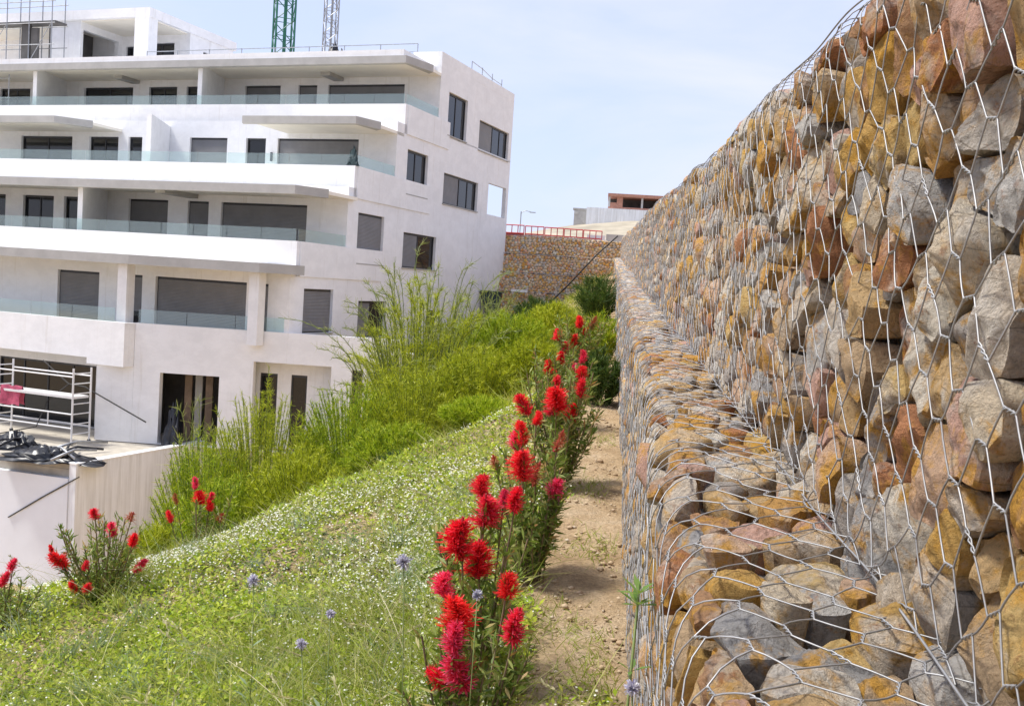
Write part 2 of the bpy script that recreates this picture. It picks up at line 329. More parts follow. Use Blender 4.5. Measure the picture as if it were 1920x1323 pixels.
ys = np.unique(np.round(np.concatenate([np.linspace(-60, -2, 12), np.linspace(-2, 10, 134), np.linspace(10, 30, 45), np.linspace(30, 62, 65), np.linspace(70, 1500, 18)]), 3))
GX, GY = np.meshgrid(xs, ys, indexing='ij'); GZ = terrain(GX, GY)
V = np.stack([GX, GY, GZ], -1).reshape(-1, 3); ny = len(ys)
ii, jj = np.meshgrid(np.arange(len(xs)-1), np.arange(ny-1), indexing='ij'); b = (ii*ny+jj).reshape(-1, 1)
tag(link('ground', mesh_np('ground', V, b+np.array([0, ny, ny+1, 1]), 'soil', True)), kind='structure')
# dirt path along the foot of the wall
px_ = np.linspace(-0.40, 0.20, 26); py_ = np.linspace(-2, 40, 700); GX, GY = np.meshgrid(px_, py_, indexing='ij')
EX = GX+0.05*np.sin(GY*3.1)*np.clip(-(GX+0.1)/0.3, 0, 1)
GZ = terrain(EX, GY)+0.010-0.03*np.clip((-0.36-GX)/0.04, 0, 1)+0.014*snoise(EX*9, GY*9, 11, 4, 1.0)*np.clip((EX+0.46)*6, 0, 1)
V = np.stack([EX, GY, GZ], -1).reshape(-1, 3); ny = len(py_)
ii, jj = np.meshgrid(np.arange(len(px_)-1), np.arange(ny-1), indexing='ij'); b = (ii*ny+jj).reshape(-1, 1)
tag(link('dirt_path', mesh_np('dirt_path', V, b+np.array([0, ny, ny+1, 1]), 'soil', True)), kind='structure')
# the hill behind
hx = np.linspace(-90, 120, 90); hy = np.linspace(66, 300, 70); GX, GY = np.meshgrid(hx, hy, indexing='ij')
GZ = 4.0+11.2*np.exp(-((GX-12)/38)**2)*np.exp(-((GY-172)/48)**2)+0.35*snoise(GX, GY, 5, 4, 0.16)-0.9*np.exp(-((GY-66)/12)**2)
V = np.stack([GX, GY, GZ], -1).reshape(-1, 3); ny = len(hy)
ii, jj = np.meshgrid(np.arange(len(hx)-1), np.arange(ny-1), indexing='ij'); b = (ii*ny+jj).reshape(-1, 1)
tag(link('hill', mesh_np('hill', V, b+np.array([0, ny, ny+1, 1]), 'hill_soil', True)), kind='structure')

# ------------------------------------------------------------------ gabion wall
def make_profile(pts, rad):
    """polyline (x,z) with rounded corners, arc-length sampled -> s, x, z, nx, nz (outward = left of travel)"""
    out_ = [np.array(pts[0], float)]
    for i in range(1, len(pts)-1):
        p = np.array(pts[i], float); a = np.array(pts[i-1], float)-p; c = np.array(pts[i+1], float)-p
        a /= np.linalg.norm(a); c /= np.linalg.norm(c); q0 = p+a*rad; q1 = p+c*rad
        for t in np.linspace(0, 1, 9): out_.append((1-t)**2*q0+2*t*(1-t)*p+t*t*q1)
    out_.append(np.array(pts[-1], float)); P = np.array(out_)
    d = np.linalg.norm(np.diff(P, axis=0), axis=1); s = np.concatenate([[0], np.cumsum(d)])
    ss = np.linspace(0, s[-1], 200); x = np.interp(ss, s, P[:, 0]); z = np.interp(ss, s, P[:, 1])
    tx, tz = np.gradient(x, ss), np.gradient(z, ss); l = np.hypot(tx, tz)
    return ss, x, z, -tz/l, tx/l
class Tier:
    def __init__(s, pts, rad, seed): s.ss, s.x, s.z, s.nx, s.nz = make_profile(pts, rad); s.seed = seed; s.S = s.ss[-1]
    def map(s, S, Y, O):
        """unrolled (s, y, out) -> world"""
        x = np.interp(S, s.ss, s.x); z = np.interp(S, s.ss, s.z); nx = np.interp(S, s.ss, s.nx); nz = np.interp(S, s.ss, s.nz)
        bul = 0.022*snoise(S*2.2, Y*1.3, s.seed, 3, 1.4); O = O+bul
        z = z+nz*O; x = x+nx*O+0.02*np.sin(Y*0.35+s.seed)
        return np.stack([x, Y+0*x, z+WALL_SLOPE*Y], -1)
    def normal(s, S): return np.stack([np.interp(S, s.ss, s.nx), 0*S, np.interp(S, s.ss, s.nz)], -1)

def stone_field(tier, y0, y1, ds, dy, seed):
    r = np.random.default_rng(seed); nr = max(2, int(round(tier.S/ds))); nc = int((y1-y0)/dy)
    I, J = np.meshgrid(np.arange(-1, nr+1), np.arange(nc), indexing='ij')
    S = (I+0.5)*tier.S/nr+r.uniform(-0.36, 0.36, I.shape)*ds; Y = y0+(J+0.5*(I % 2))*dy+r.uniform(-0.36, 0.36, I.shape)*dy
    Wt = r.uniform(0.0, 1.0, I.shape)**1.4*0.088
    return S, Y, Wt
def cell_radius(S, Y, Wt, K, sel):
    """power-diagram radius of each selected cell in K directions"""
    nr, nc = S.shape; th = np.arange(K)*2*PI/K; R = np.full((len(sel[0]), K), 0.16)
    i0, j0 = sel; s0, y0, w0 = S[sel], Y[sel], Wt[sel]
    for di in range(-2, 3):
        for dj in range(-3, 4):
            if di == 0 and dj == 0: continue
            i, j = i0+di, j0+dj; ok = (i >= 0) & (i < nr) & (j >= 0) & (j < nc); ic, jc = np.clip(i, 0, nr-1), np.clip(j, 0, nc-1)
            ds, dy = S[ic, jc]-s0, Y[ic, jc]-y0; d = np.hypot(ds, dy)+1e-9; h = (d*d+w0**2-Wt[ic, jc]**2)/(2*d)
            c = np.cos(th[None, :]-np.arctan2(ds, dy)[:, None]); q = np.where(c > 0.05, np.maximum(h, 0.004)[:, None]/np.maximum(c, 0.05), 9)
            R = np.minimum(R, np.where(ok[:, None], q, 9))
    return R, th
RHO_F = [(1.0, 'b'), (1.0, 'r'), (0.97, 0), (0.92, 0), (0.85, 0), (0.77, 0), (0.68, 0), (0.59, 0), (0.50, 0), (0.40, 0), (0.30, 0), (0.20, 0), (0.10, 0), (0.0, 0)]
RHO_M = [(1.0, 'b'), (0.99, 'r'), (0.92, 0), (0.74, 0), (0.48, 0), (0.0, 0)]
RHO_C = [(1.0, 'b'), (0.97, 'r'), (0.70, 0), (0.0, 0)]
RHO_D = [(1.0, 'r'), (0.72, 0), (0.0, 0)]
def stones_mesh(tier, S, Y, Wt, sel, K, RHO, seed, gap=0.972, back=-0.11):
    """returns V (n, m, 3) and the faces of one stone"""
    r = np.random.default_rng(seed); R, th = cell_radius(S, Y, Wt, K, sel); n = len(R)
    R = 0.14*np.roll(R, 1, 1)+0.72*R+0.14*np.roll(R, -1, 1)
    R *= gap*(1+0.05*np.sin(3*th[None, :]+r.uniform(0, 6, (n, 1)))+0.03*np.sin(5*th[None, :]+r.uniform(0, 6, (n, 1))))
    Rm = R.mean(1)[:, None]; h = Rm*r.uniform(0.40, 0.70, (n, 1)); off = r.uniform(-0.042, 0.010, (n, 1))-0.2*h-0.03*(r.random((n, 1)) < 0.12)
    npl = 8; g = r.uniform(0.15, 1.5, (n, npl)); ga = r.uniform(0, 2*PI, (n, npl)); gc = r.uniform(0.65, 1.0, (n, npl))
    cs, cy = r.uniform(-0.2, 0.2, (n, 1)), r.uniform(-0.2, 0.2, (n, 1))
    P = []
    for rho, kind in RHO:
        a, b_ = np.sin(th)[None, :]*R*rho+cs*Rm*(1-rho), np.cos(th)[None, :]*R*rho+cy*Rm*(1-rho)
        if kind == 'b': o = np.full_like(a, back); a, b_ = a*0.8, b_*0.8
        else:
            rr = np.clip(rho, 0, 1); o = h*(1-rr**6)**0.45+0*a if kind != 'r' else -0.10*h+0*a
            if kind != 'r':
                for q in range(npl):
                    o = np.minimum(o, h*(gc[:, q:q+1]-g[:, q:q+1]*(a*np.cos(ga[:, q:q+1])+b_*np.sin(ga[:, q:q+1]))/Rm*0.8))
                o = np.maximum(o, -0.35*h)+h*0.05*np.sin(a/Rm*4.3+ga[:, :1]*3)*np.cos(b_/Rm*4.7+ga[:, 1:2]*3)
            if K >= 16:
                ox, oy = ga[:, 2:3]*9, ga[:, 3:4]*9; q1 = snoise(a/Rm*1.7+ox, b_/Rm*1.7+oy, 901, 3, 1.5); q2 = snoise(a/Rm*5+oy, b_/Rm*5+ox, 902, 3, 1.5)
                o = o+Rm*(0.16*(0.28-np.abs(q1))+0.045*q2)*min(1.0, (1.02-rho)*6)
            o = o+off
        s_, y_ = S[sel][:, None]+a, Y[sel][:, None]+b_
        pts = tier.map(s_, y_, o); P.append(pts if rho > 0 else pts[:, :1])
    V = np.concatenate(P, 1); nring = len(RHO)-1; F4 = []
    for i in range(nring-1):
        for j in range(K): F4.append((i*K+j, i*K+(j+1) % K, (i+1)*K+(j+1) % K, (i+1)*K+j))
    c0 = nring*K; F3 = [((nring-1)*K+j, (nring-1)*K+(j+1) % K, c0) for j in range(K)]
    ok = R.min(1) > 0.012
    return V, np.array(F4), np.array(F3), ok
NEAR_SEEN = 0.75
def wire_net(tier, y0, y1, seed, near, smax=None, ps=0.112, py=0.078, tw=0.034, r=0.00145, phase=0.0):
    rg = np.random.default_rng(seed); n_i = int((y1-y0)/py); n_j = int(tier.S/ps)+2
    I, J = np.meshgrid(np.arange(n_i+1), np.arange(-1, n_j), indexing='ij')
    S = (J+0.5*(I % 2)+phase)*ps+rg.normal(0, 0.004, I.shape)+0.012*snoise(I*0.35, J*0.4, seed+5, 2, 1.0); Y = y0+I*py+rg.normal(0, 0.003, I.shape)
    O = 0.012+0.005*snoise(S*9, Y*9, seed+2, 3, 1.0)+rg.normal(0, 0.002, I.shape)
    tilt = rg.normal(0, 0.006, I.shape); inn = (S > 0.03) & (S < tier.S-0.01); okn = (S > -0.55*ps) & (S < tier.S+0.55*ps); S = np.clip(S, 0.03, tier.S-0.01)
    eL = (S-tilt, Y-tw/2, O); eR = (S+tilt, Y+tw/2, O)
    parts = []
    def seg(a, b, m, mask, rad, sides, bow):
        a = [q[mask] for q in a]; b = [q[mask] for q in b]; k = len(a[0])
        if k == 0: return
        t = np.linspace(0, 1, m)[None, :]; bo = rg.normal(0, bow, (k, 1)); bo2 = rg.normal(0, bow, (k, 1))
        s_ = a[0][:, None]*(1-t)+b[0][:, None]*t+bo*4*t*(1-t); y_ = a[1][:, None]*(1-t)+b[1][:, None]*t+bo2*4*t*(1-t); o_ = a[2][:, None]*(1-t)+b[2][:, None]*t
        P = tier.map(s_, y_, o_); parts.append(polytubes(P, rad, sides, tier.normal(a[0])+np.array([0.01, 0.02, 0.013])))
    m = 4 if near else 2; sd = 5 if near else 3
    for dj in ((0, -1), (1, 0)):
        for par in (0, 1):
            i = np.arange(n_i)[np.arange(n_i) % 2 == par]
            d = dj[0] if par else dj[1]
            j = np.arange(1, S.shape[1]-1); II, JJ = np.meshgrid(i, j, indexing='ij')
            a = tuple(q[II, JJ].ravel() for q in eR); bq = tuple(q[II+1, JJ+d].ravel() for q in eL)
            ok = (okn[II, JJ] & okn[II+1, JJ+d] & (inn[II, JJ] | inn[II+1, JJ+d])).ravel(); seg(a, bq, m, ok, r, sd, 0.0022 if near else 0.0)
    a = tuple(q.ravel() for q in eL); bq = tuple(q.ravel() for q in eR); ok = (okn & inn).ravel()
    if near:                                     # the double twist: two wires wound round each other
        a2 = [q[ok] for q in a]; b2 = [q[ok] for q in bq]; kk = len(a2[0]); t = np.linspace(0, 1, 8)[None, :]
        for ph in (0, PI):
            an = t*3*PI+ph; s_ = a2[0][:, None]*(1-t)+b2[0][:, None]*t+0.0021*np.cos(an); o_ = a2[2][:, None]*(1-t)+b2[2][:, None]*t+0.0021*np.sin(an); y_ = a2[1][:, None]*(1-t)+b2[1][:, None]*t
            parts.append(polytubes(tier.map(s_, y_, o_), r, 4, tier.normal(a2[0])+np.array([0.01, 0.02, 0.013])))
    else: seg(a, bq, 2, ok, r*1.5, 3, 0.0)
    return join(parts)
Y_END = 54.0
def build_tier(name, label, pts, rad, seed, ds, dy, split):
    T = Tier(pts, rad, seed); root = tag(empty(name, (0.4, 0, 0)), label, 'gabion', 'stone filled gabion tiers beside the path')
    O = np.array([0.4, 0, 0])
    S, Y, Wt = stone_field(T, -1.4, Y_END, ds, dy, seed)
    valid = (S > -0.02) & (S < T.S+0.02) & (np.random.default_rng(seed+77).random(S.shape) > 0.025)
    order = np.argsort(np.where(valid & (Y > NEAR_SEEN), Y, 1e9).ravel())[:300]; near = np.zeros(S.shape, bool); near.ravel()[order] = True
    ymid = np.sort(Y[near])[int(len(order)*split)]
    r = np.random.default_rng(seed+9)
    for sel_mask, K, RHO in ((near & (Y <= ymid), 40, RHO_F), (near & (Y > ymid), 20, RHO_M)):
        sel = np.nonzero(sel_mask); V, F4, F3, ok = stones_mesh(T, S, Y, Wt, sel, K, RHO, seed+len(RHO))
        for i in range(len(V)):
            if not ok[i]: continue
            c = V[i].mean(0); me = mesh_np('stone', V[i]-c, [F4, F3], 'stone', True, np.full(len(V[i]), r.random())); me.set_sharp_from_angle(angle=math.radians(34))
            o = link('stone', me, root); o.location = c-O
    far = valid & ~near
    for lo, hi, K, RHO, nm in ((-9, 7, 10, RHO_M, 'small_stones'), (7, 20, 7, RHO_C, 'small_stones'), (20, 99, 6, RHO_D, 'small_stones')):
        sel = np.nonzero(far & (Y > lo) & (Y <= hi)); V, F4, F3, ok = stones_mesh(T, S, Y, Wt, sel, K, RHO, seed+50+int(hi))
        V = V[ok]; n, m, _ = V.shape; b = (np.arange(n)*m)[:, None, None]
        me = mesh_np(nm, V.reshape(-1, 3)-O, [(b+F4[None]).reshape(-1, 4), (b+F3[None]).reshape(-1, 3)], 'stone', True, np.repeat(r.random(n), m))
        tag(link(nm, me, root), kind='stuff')
    # rubble core behind the facing stones
    core_s = np.linspace(0, T.S, 30); core_y = np.linspace(-1.5, Y_END, 300); CS, CY = np.meshgrid(core_s, core_y, indexing='ij')
    V = T.map(CS, CY, -0.115+0.02*snoise(CS*20, CY*20, seed, 2, 1.0)).reshape(-1, 3); ny = len(core_y)
    ii, jj = np.meshgrid(np.arange(29), np.arange(ny-1), indexing='ij'); b = (ii*ny+jj).reshape(-1, 1)
    link('rubble_core', mesh_np('rubble_core', V-O, b+np.array([0, ny, ny+1, 1]), 'stone', True, np.full(len(V), 0.83)), root)
    Vn, Fn = wire_net(T, 0.3, 5.15, seed+20, True); link('wire_mesh', mesh_np('wire_mesh', Vn-O, Fn, 'wire', True), root)
    Vn, Fn = wire_net(T, 21.9, Y_END, seed+22, False, ps=0.17, py=0.12, tw=0.05, r=0.0027); link('wire_mesh', mesh_np('wire_mesh', Vn-O, Fn, 'wire_fine', True), root)
    Vn, Fn = wire_net(T, 5.1, 22.0, seed+21, False, r=0.0018); link('wire_mesh', mesh_np('wire_mesh', Vn-O, Fn, 'wire_fine', True), root)
    Vn, Fn = wire_net(T, -1.4, 0.25, seed+23, False); link('wire_mesh', mesh_np('wire_mesh', Vn-O, Fn, 'wire', True), root)
    return T, root
XF, XL = 0.447, 0.150
TL, root_l = build_tier('gabion_tier', 'lower tier of the stone gabion wall, its flat top forming a ledge beside the path',
                        [(XL+0.02, -0.25), (XL, 1.02), (XF+0.16, 1.02)], 0.09, 31, 0.086, 0.108, 0.5)
TU, root_u = build_tier('gabion_tier', 'upper tier of the stone gabion wall, set back above the ledge',
                        [(XF, 1.0), (XF+0.005, 2.085), (XF+0.60, 2.06)], 0.08, 63, 0.102, 0.124, 0.55)
# selvedge wires and lacing along the joint of the two tiers
def run(T, s0, amp, seed, r, y0=0.3, y1=30, step=0.04, o=0.014):
    y = np.arange(y0, y1, step); s_ = s0+amp*snoise(y*3, y*0, seed, 3, 1.0); P = T.map(s_, y, o+0.006*snoise(y*5, y*0, seed+1, 2, 1.0))[None]
    return polytubes(P, r, 5, np.array([[0.3, 0.02, 0.8]]))
y = np.arange(0.3, 14, 0.006); an = y*2*PI/0.085
P = np.stack([XF-0.012+0.020*np.cos(an)+0.006*np.sin(y*7), y, 1.0+0.018*np.sin(an)+WALL_SLOPE*y], -1)[None]
Vn, Fn = join([run(TU, 0.035, 0.006, 1, 0.0022), run(TU, 1.06, 0.012, 4, 0.0022)])
link('selvedge_wire', mesh_np('selvedge_wire', Vn-np.array([0.4, 0, 0]), Fn, 'wire', True), root_u)

# ------------------------------------------------------------------ apartment building (local frame: x along the front to the right, y away, z up)
BX, BY, BZ = -8.53, 46.21, -5.0
BR = math.radians(-14.8)
bld = tag(empty('apartment_building', (BX, BY, BZ), BR), 'white stepped apartment building with long glass railed balconies, five storeys', 'building')
def bb(): return MB((0, 0, BZ))
LEFT = -34.0; BACK = 9.7; ST = 3.26
FZ = {1: -1.1, 2: 2.12, 3: 5.38, 4: 8.62}; FY = {1: -11.7, 2: -7.9, 3: -4.05, 4: 0.0}; BALY = {2: -11.4, 3: -7.5, 4: -3.4}; ROOF = 11.86
def wall_holes(p0, d, t0, t1, z0, z1, holes, nout, th=0.22, top=None):
    """wall panel with window openings; p0 + d*t in plan, nout = outward normal"""
    p0 = np.array(p0, float); d = np.array(d, float); nout = np.array(nout, float); m = bb()
    ts = sorted({t0, t1, *[h[0] for h in holes], *[h[1] for h in holes]}); zs = sorted({z0, z1, *[h[2] for h in holes], *[h[3] for h in holes]})
    def P(t, z, o): q = p0+d*t-nout*o; return (q[0], q[1], z)
    flip = (d[0]*nout[1]-d[1]*nout[0]) > 0
    def quad(a): m.add(a, [(3, 2, 1, 0) if flip else (0, 1, 2, 3)])
    for i in range(len(ts)-1):
        for j in range(len(zs)-1):
            a, b, c, e = ts[i], ts[i+1], zs[j], zs[j+1]; tm, zm = (a+b)/2, (c+e)/2
            if any(h[0] < tm < h[1] and h[2] < zm < h[3] for h in holes): continue
            quad([P(a, c, 0), P(b, c, 0), P(b, e, 0), P(a, e, 0)]); quad([P(a, e, th), P(b, e, th), P(b, c, th), P(a, c, th)])
    for a, b, c, e in holes:
        quad([P(a, c, 0), P(a, c, th), P(b, c, th), P(b, c, 0)]); quad([P(a, e, 0), P(b, e, 0), P(b, e, th), P(a, e, th)])
        quad([P(a, c, 0), P(a, e, 0), P(a, e, th), P(a, c, th)]); quad([P(b, c, 0), P(b, c, th), P(b, e, th), P(b, e, 0)])
    quad([P(t0, z1, 0), P(t1, z1, 0), P(t1, z1, th), P(t0, z1, th)]); quad([P(t0, z0, 0), P(t0, z0, th), P(t1, z0, th), P(t1, z0, 0)])
    quad([P(t0, z0, 0), P(t0, z1, 0), P(t0, z1, th), P(t0, z0, th)]); quad([P(t1, z0, 0), P(t1, z0, th), P(t1, z1, th), P(t1, z1, 0)])
    return m
def window(p0, d, nout, h, kind, rec=0.13, leafs=1, sill=False):
    """kind: 'shutter', 'glass', 'half' (shutter part way), 'mixed' (shutter left, glass right)"""
    p0 = np.array(p0, float); d = np.array(d, float); nout = np.array(nout, float); a, b, c, e = h
    def P(t, z, o): q = p0+d*t-nout*o; return (q[0], q[1], z)
    def slab(m, ta, tb, za, zb, oa, ob):
        v = [P(ta, za, oa), P(tb, za, oa), P(tb, za, ob), P(ta, za, ob), P(ta, zb, oa), P(tb, zb, oa), P(tb, zb, ob), P(ta, zb, ob)]
        m.add(v, [(3, 2, 1, 0), (4, 5, 6, 7), (0, 1, 5, 4), (1, 2, 6, 5), (2, 3, 7, 6), (3, 0, 4, 7)])
    f = bb(); w = 0.055; x0, x1 = a+0.003, b-0.003; z0, z1 = c+0.003, e-0.003
    slab(f, x0, x0+w, z0, z1, rec, rec+0.07); slab(f, x1-w, x1, z0, z1, rec, rec+0.07); slab(f, x0+w, x1-w, z1-w*1.6, z1, rec, rec+0.07); slab(f, x0+w, x1-w, z0, z0+w, rec, rec+0.07)
    for i in range(1, leafs): t = x0+(x1-x0)*i/leafs; slab(f, t-0.03, t+0.03, z0+w, z1-w*1.6, rec+0.005, rec+0.065)
    fo = f.build('window', 'window_frame', bld)
    if kind in ('glass', 'half', 'mixed'):
        g = bb(); slab(g, x0+w, x1-w, z0+w, z1-w*1.6, rec+0.035, rec+0.045); g.build('pane', 'window_pane', fo)
    if kind != 'glass':
        s_ = bb(); zb = z0+w if kind != 'half' else z0+(z1-z0)*0.36; xb = x1-w if kind != 'mixed' else x0+(x1-x0)*0.45
        slab(s_, x0+w*0.6, xb, zb, z1-w*1.6, rec-0.03, rec-0.006); s_.build('roller_shutter', 'roller_shutter', fo)
    if sill:
        q = bb(); slab(q, a-0.05, b+0.05, c-0.05, c-0.002, -0.06, rec); q.build('sill', 'canopy_concrete', fo)
UX, UN = (-1, 0), (0, -1)          # front: t = u runs to the left
SX, SN = (0, 1), (1, 0)            # side: t = s runs away
RU = [(8.75, 10.85), (6.65, 7.72), (1.87, 6.02)]; LU = [(17.9, 21.2), (15.05, 16.85), (13.62, 14.45)]; LU2 = [(25.0, 27.2), (28.6, 30.4)]
KIND = {4: ['shutter', 'shutter', 'shutter'], 3: ['shutter', 'glass', 'shutter'], 2: ['shutter', 'shutter', 'shutter'], 1: ['shutter', 'half', 'shutter']}
SIDE = {4: [(1.03, 3.31, 8.66, 10.68, 'glass', 2), (4.96, 9.24, 8.55, 10.07, 'mixed', 4)], 3: [(-2.97, -0.86, 5.42, 7.36, 'glass', 2), (0.97, 5.27, 5.27+.12, 6.85, 'mixed', 4)],
        2: [(-7.04, -4.8, 2.16, 4.2, 'shutter', 1), (-2.93, 0.52, 2.16, 3.72, 'mixed', 2)], 1: [(-10.78, -8.67, -0.64, 1.03, 'shutter', 1), (-6.65, -4.2, -0.9, 0.62, 'mixed', 2), (-0.1, 0.9, -0.8, 0.25, 'glass', 1)]}
for L in (1, 2, 3, 4):
    z0, z1 = FZ[L], (FZ[L+1] if L < 4 else ROOF); top = z0+2.22
    hs = [(a, b, z0+0.03, top) for a, b in RU+LU+LU2]
    if L == 1: hs = [h for h in hs if h[0] < 12]+[(1.83-0.9, 1.83-0.62, z0+0.03, top)]
    wall_holes((0, FY[L]), UX, 0.22, -LEFT, z0-0.002, z1-0.25, hs, UN).build('facade_wall', 'white_render', bld)
    for i, h in enumerate(hs):
        kd = KIND[L][i] if i < 3 else ('glass' if L > 1 else 'shutter')
        window((0, FY[L]), UX, UN, h, kd, leafs=(2 if (h[1]-h[0]) > 1.5 else 1))
    sh = [s_[:4] for s_ in SIDE[L]]; hol = list(sh)
    if L == 3: hol.append((6.7, 9.35, 5.40, 7.05))
    wall_holes((0, 0), SX, FY[L], BACK, z0-0.002, z1-0.25, hol, SN).build('side_wall', 'white_render', bld)
    for (a, b, c, e, kd, lf) in SIDE[L]: window((0, 0), SX, SN, (a, b, c, e), kd, leafs=lf, sill=True)
    # floor slab, back and far end walls, partitions that keep the rooms dark
    bb().box((LEFT, FY[L]+0.001, z0-0.25), (-0.0, BACK, z0-0.003)).build('floor_slab', 'white_render', bld)
    m = bb(); xr = -6.0 if L == 3 else -0.25
    m.box((LEFT+0.2, BACK-0.25, z0), (xr, BACK-0.02, z1-0.26)); m.box((LEFT, FY[L]+0.23, z0), (LEFT+0.2, BACK, z1-0.26))
    m.build('back_wall', 'white_render', bld)
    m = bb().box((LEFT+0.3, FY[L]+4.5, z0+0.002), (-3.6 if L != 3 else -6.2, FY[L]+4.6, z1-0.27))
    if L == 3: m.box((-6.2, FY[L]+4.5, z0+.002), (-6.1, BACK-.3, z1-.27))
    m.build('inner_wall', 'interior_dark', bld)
# balconies
for L, yb in BALY.items():
    z = FZ[L]; zt, zbm = z+0.63, z-0.65; fyu = FY[L]
    m = bb(); m.box((LEFT, yb, zbm), (0.0, yb+0.2, zt)); m.box((-0.16, yb+0.201, zbm), (0.05, fyu+(1.25 if L == 4 else 3.6 if L == 3 else 3.0), zt if L == 4 else zt-0.0))
    m.build('balcony_parapet', 'white_render', bld)
    m = bb(); m.box((LEFT, yb+0.201, z-0.5), (-0.165, fyu-0.003, z-0.02)); m.build('balcony_slab', 'white_render', bld)
    n = 22
    for i in range(n):
        a, b = -0.12-i*33.5/n, -0.12-(i+1)*33.5/n+0.03
        bb().box((b, yb+0.085, zt+0.001), (a, yb+0.105, z+1.08)).build('glass_panel', 'rail_glass', bld)
    ys_ = yb+0.12; ye = fyu+(1.1 if L == 4 else 0.9); k_ = 3
    for i in range(k_):
        bb().box((-0.055, ys_+(ye-ys_)*i/k_, zt+0.001), (-0.035, ys_+(ye-ys_)*(i+1)/k_-0.03, z+1.08)).build('glass_panel', 'rail_glass', bld)
    # party walls between the flats' balconies
    for u0, u1 in (((11.05, 12.1), (21.3, 22.4)) if L == 4 else ((10.4, 12.0),) if L == 3 else ((10.3, 12.0),)):
        bb().prism([(-u0, yb+0.3), (-u1, fyu-0.004), (-u1-0.25, fyu-0.004), (-u0-0.25, yb+0.3)], z, z+2.72).build('divider_wall', 'white_render', bld)
# canopies over the balconies: a grey edge beam round a cream ceiling
def canopy(plan, z0, z1, back, ribs=()):
    m = bb(); n = len(plan)
    inner = []
    for i, p in enumerate(plan): inner.append((p[0]+(-0.35 if i == 0 else -0.15), p[1]+0.30 if i < n-1 else p[1]+0.30))
    for i in range(n-1):
        a, b, c, d_ = plan[i], plan[i+1], inner[i+1], inner[i]; m.prism([a, b, c, d_], z0, z1)
    for u in ribs: m.box((-u-0.5, max(p[1] for p in inner)+0.02, z0+0.003), (-u, back, z1-0.003))
    m.build('canopy_beam', 'canopy_concrete', bld)
    poly = inner+[(plan[-1][0]-0.15, back), (inner[0][0], back)]
    bb().prism(poly, z1-0.14, z1-0.01).build('canopy_ceiling', 'soffit_cream', bld)
canopy([(0.35, -1.6), (-0.10, -3.45), (-33.5, -3.55)], 11.00, 11.32, 0.2, (5.2, 17.5))
canopy([(0.35, -6.2), (-0.05, -7.55), (-5.4, -7.6)], 7.66, 7.96, -3.41)
canopy([(-14.5, -6.3), (-15.5, -7.6), (-26.0, -7.65)], 7.66, 7.96, -3.41)
canopy([(0.55, -10.3), (-0.1, -11.55), (-33.0, -11.65)], 4.44, 4.76, -7.51, (7.2,))
canopy([(0.5, -11.6), (-0.5, -12.95), (-5.4, -13.9), (-33.0, -14.3)], 1.52, 1.86, -11.41, (5.2,))
# roof: parapets, slab
m = bb(); m.box((LEFT, 0.0, ROOF-0.249), (0.0, BACK, ROOF)); m.build('roof_slab', 'white_render', bld)
m = bb(); m.box((-1.5, -0.001, ROOF-0.85), (0.003, 0.24, 12.32)); m.box((-0.22, 0.241, ROOF+0.001), (0.003, BACK, 12.32)); m.box((LEFT, 0.0, ROOF+0.001), (-1.501, 0.2, 12.12)); m.box((LEFT, -3.3, 11.33), (-0.3, -0.001, 11.62))
m.build('roof_parapet', 'white_render', bld)
# ground floor: oblique wall flush with the first-floor terrace
gA = np.array([0.0, -11.78]); gd = np.array([-0.950, -0.312]); gn = np.array([0.312, -0.950])
def gp0(t, o): q = gA+gd*t-gn*o; return (q[0], q[1])
gh = [(2.40, 4.60, -4.97, -2.36), (-1.70, 1.16, -4.97, -1.72), (-2.86, -2.45, -3.6, -1.78), (-3.65, -3.25, -3.6, -1.84)]
wall_holes(gA, gd, -4.3, 5.58, -5.0, -0.60, gh, gn, 0.30).build('terrace_wall', 'white_render', bld)
for h in gh[2:]: window(gA, gd, gn, h, 'glass', 0.18)
m = bb(); m.prism([gp0(-4.28, 0.31), gp0(5.5, 0.31), (-5.1, -11.4), (4.0, -8.9)], -1.3, -1.12); m.build('terrace_slab', 'white_render', bld)
# recessed room behind the big opening
m = bb()
def gp(t, o): q = gA+gd*t-gn*o; return (q[0], q[1])
m.prism([gp(5.4, 2.6), gp(-4.5, 2.6), gp(-4.5, 2.7), gp(5.4, 2.7)], -5, -1.32); m.prism([gp(5.5, 0.31), gp(5.5, 2.6), gp(5.4, 2.6), gp(5.4, 0.31)], -5, -1.32)
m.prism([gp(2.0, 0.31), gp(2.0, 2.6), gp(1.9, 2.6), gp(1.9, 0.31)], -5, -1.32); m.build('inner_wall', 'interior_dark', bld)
wall_holes(gp(0, 0.9), gd, -1.9, 1.89, -5.0, -1.33, [(0.50, 1.15, -4.97, -2.2), (-0.62, -0.02, -4.97, -2.2)], gn, 0.15).build('recess_wall', 'white_render', bld)
for h in [(0.50, 1.15, -4.97, -2.2), (-0.62, -0.02, -4.97, -2.2)]: window(gp(0, 0.9), gd, gn, h, 'glass', 0.05)
for t, mt in ((4.1, 'interior_brown'), (3.7, 'canopy_concrete'), (3.3, 'interior_brown')):
    q0, q1 = gp(t, 1.2), gp(t-0.22, 1.3); bb().prism([gp(t, 1.2), gp(t-0.25, 1.25), gp(t-0.25, 1.33), gp(t, 1.3)], -4.99, -2.5+0.2*t/4).build('stored_panel', mt, bld)
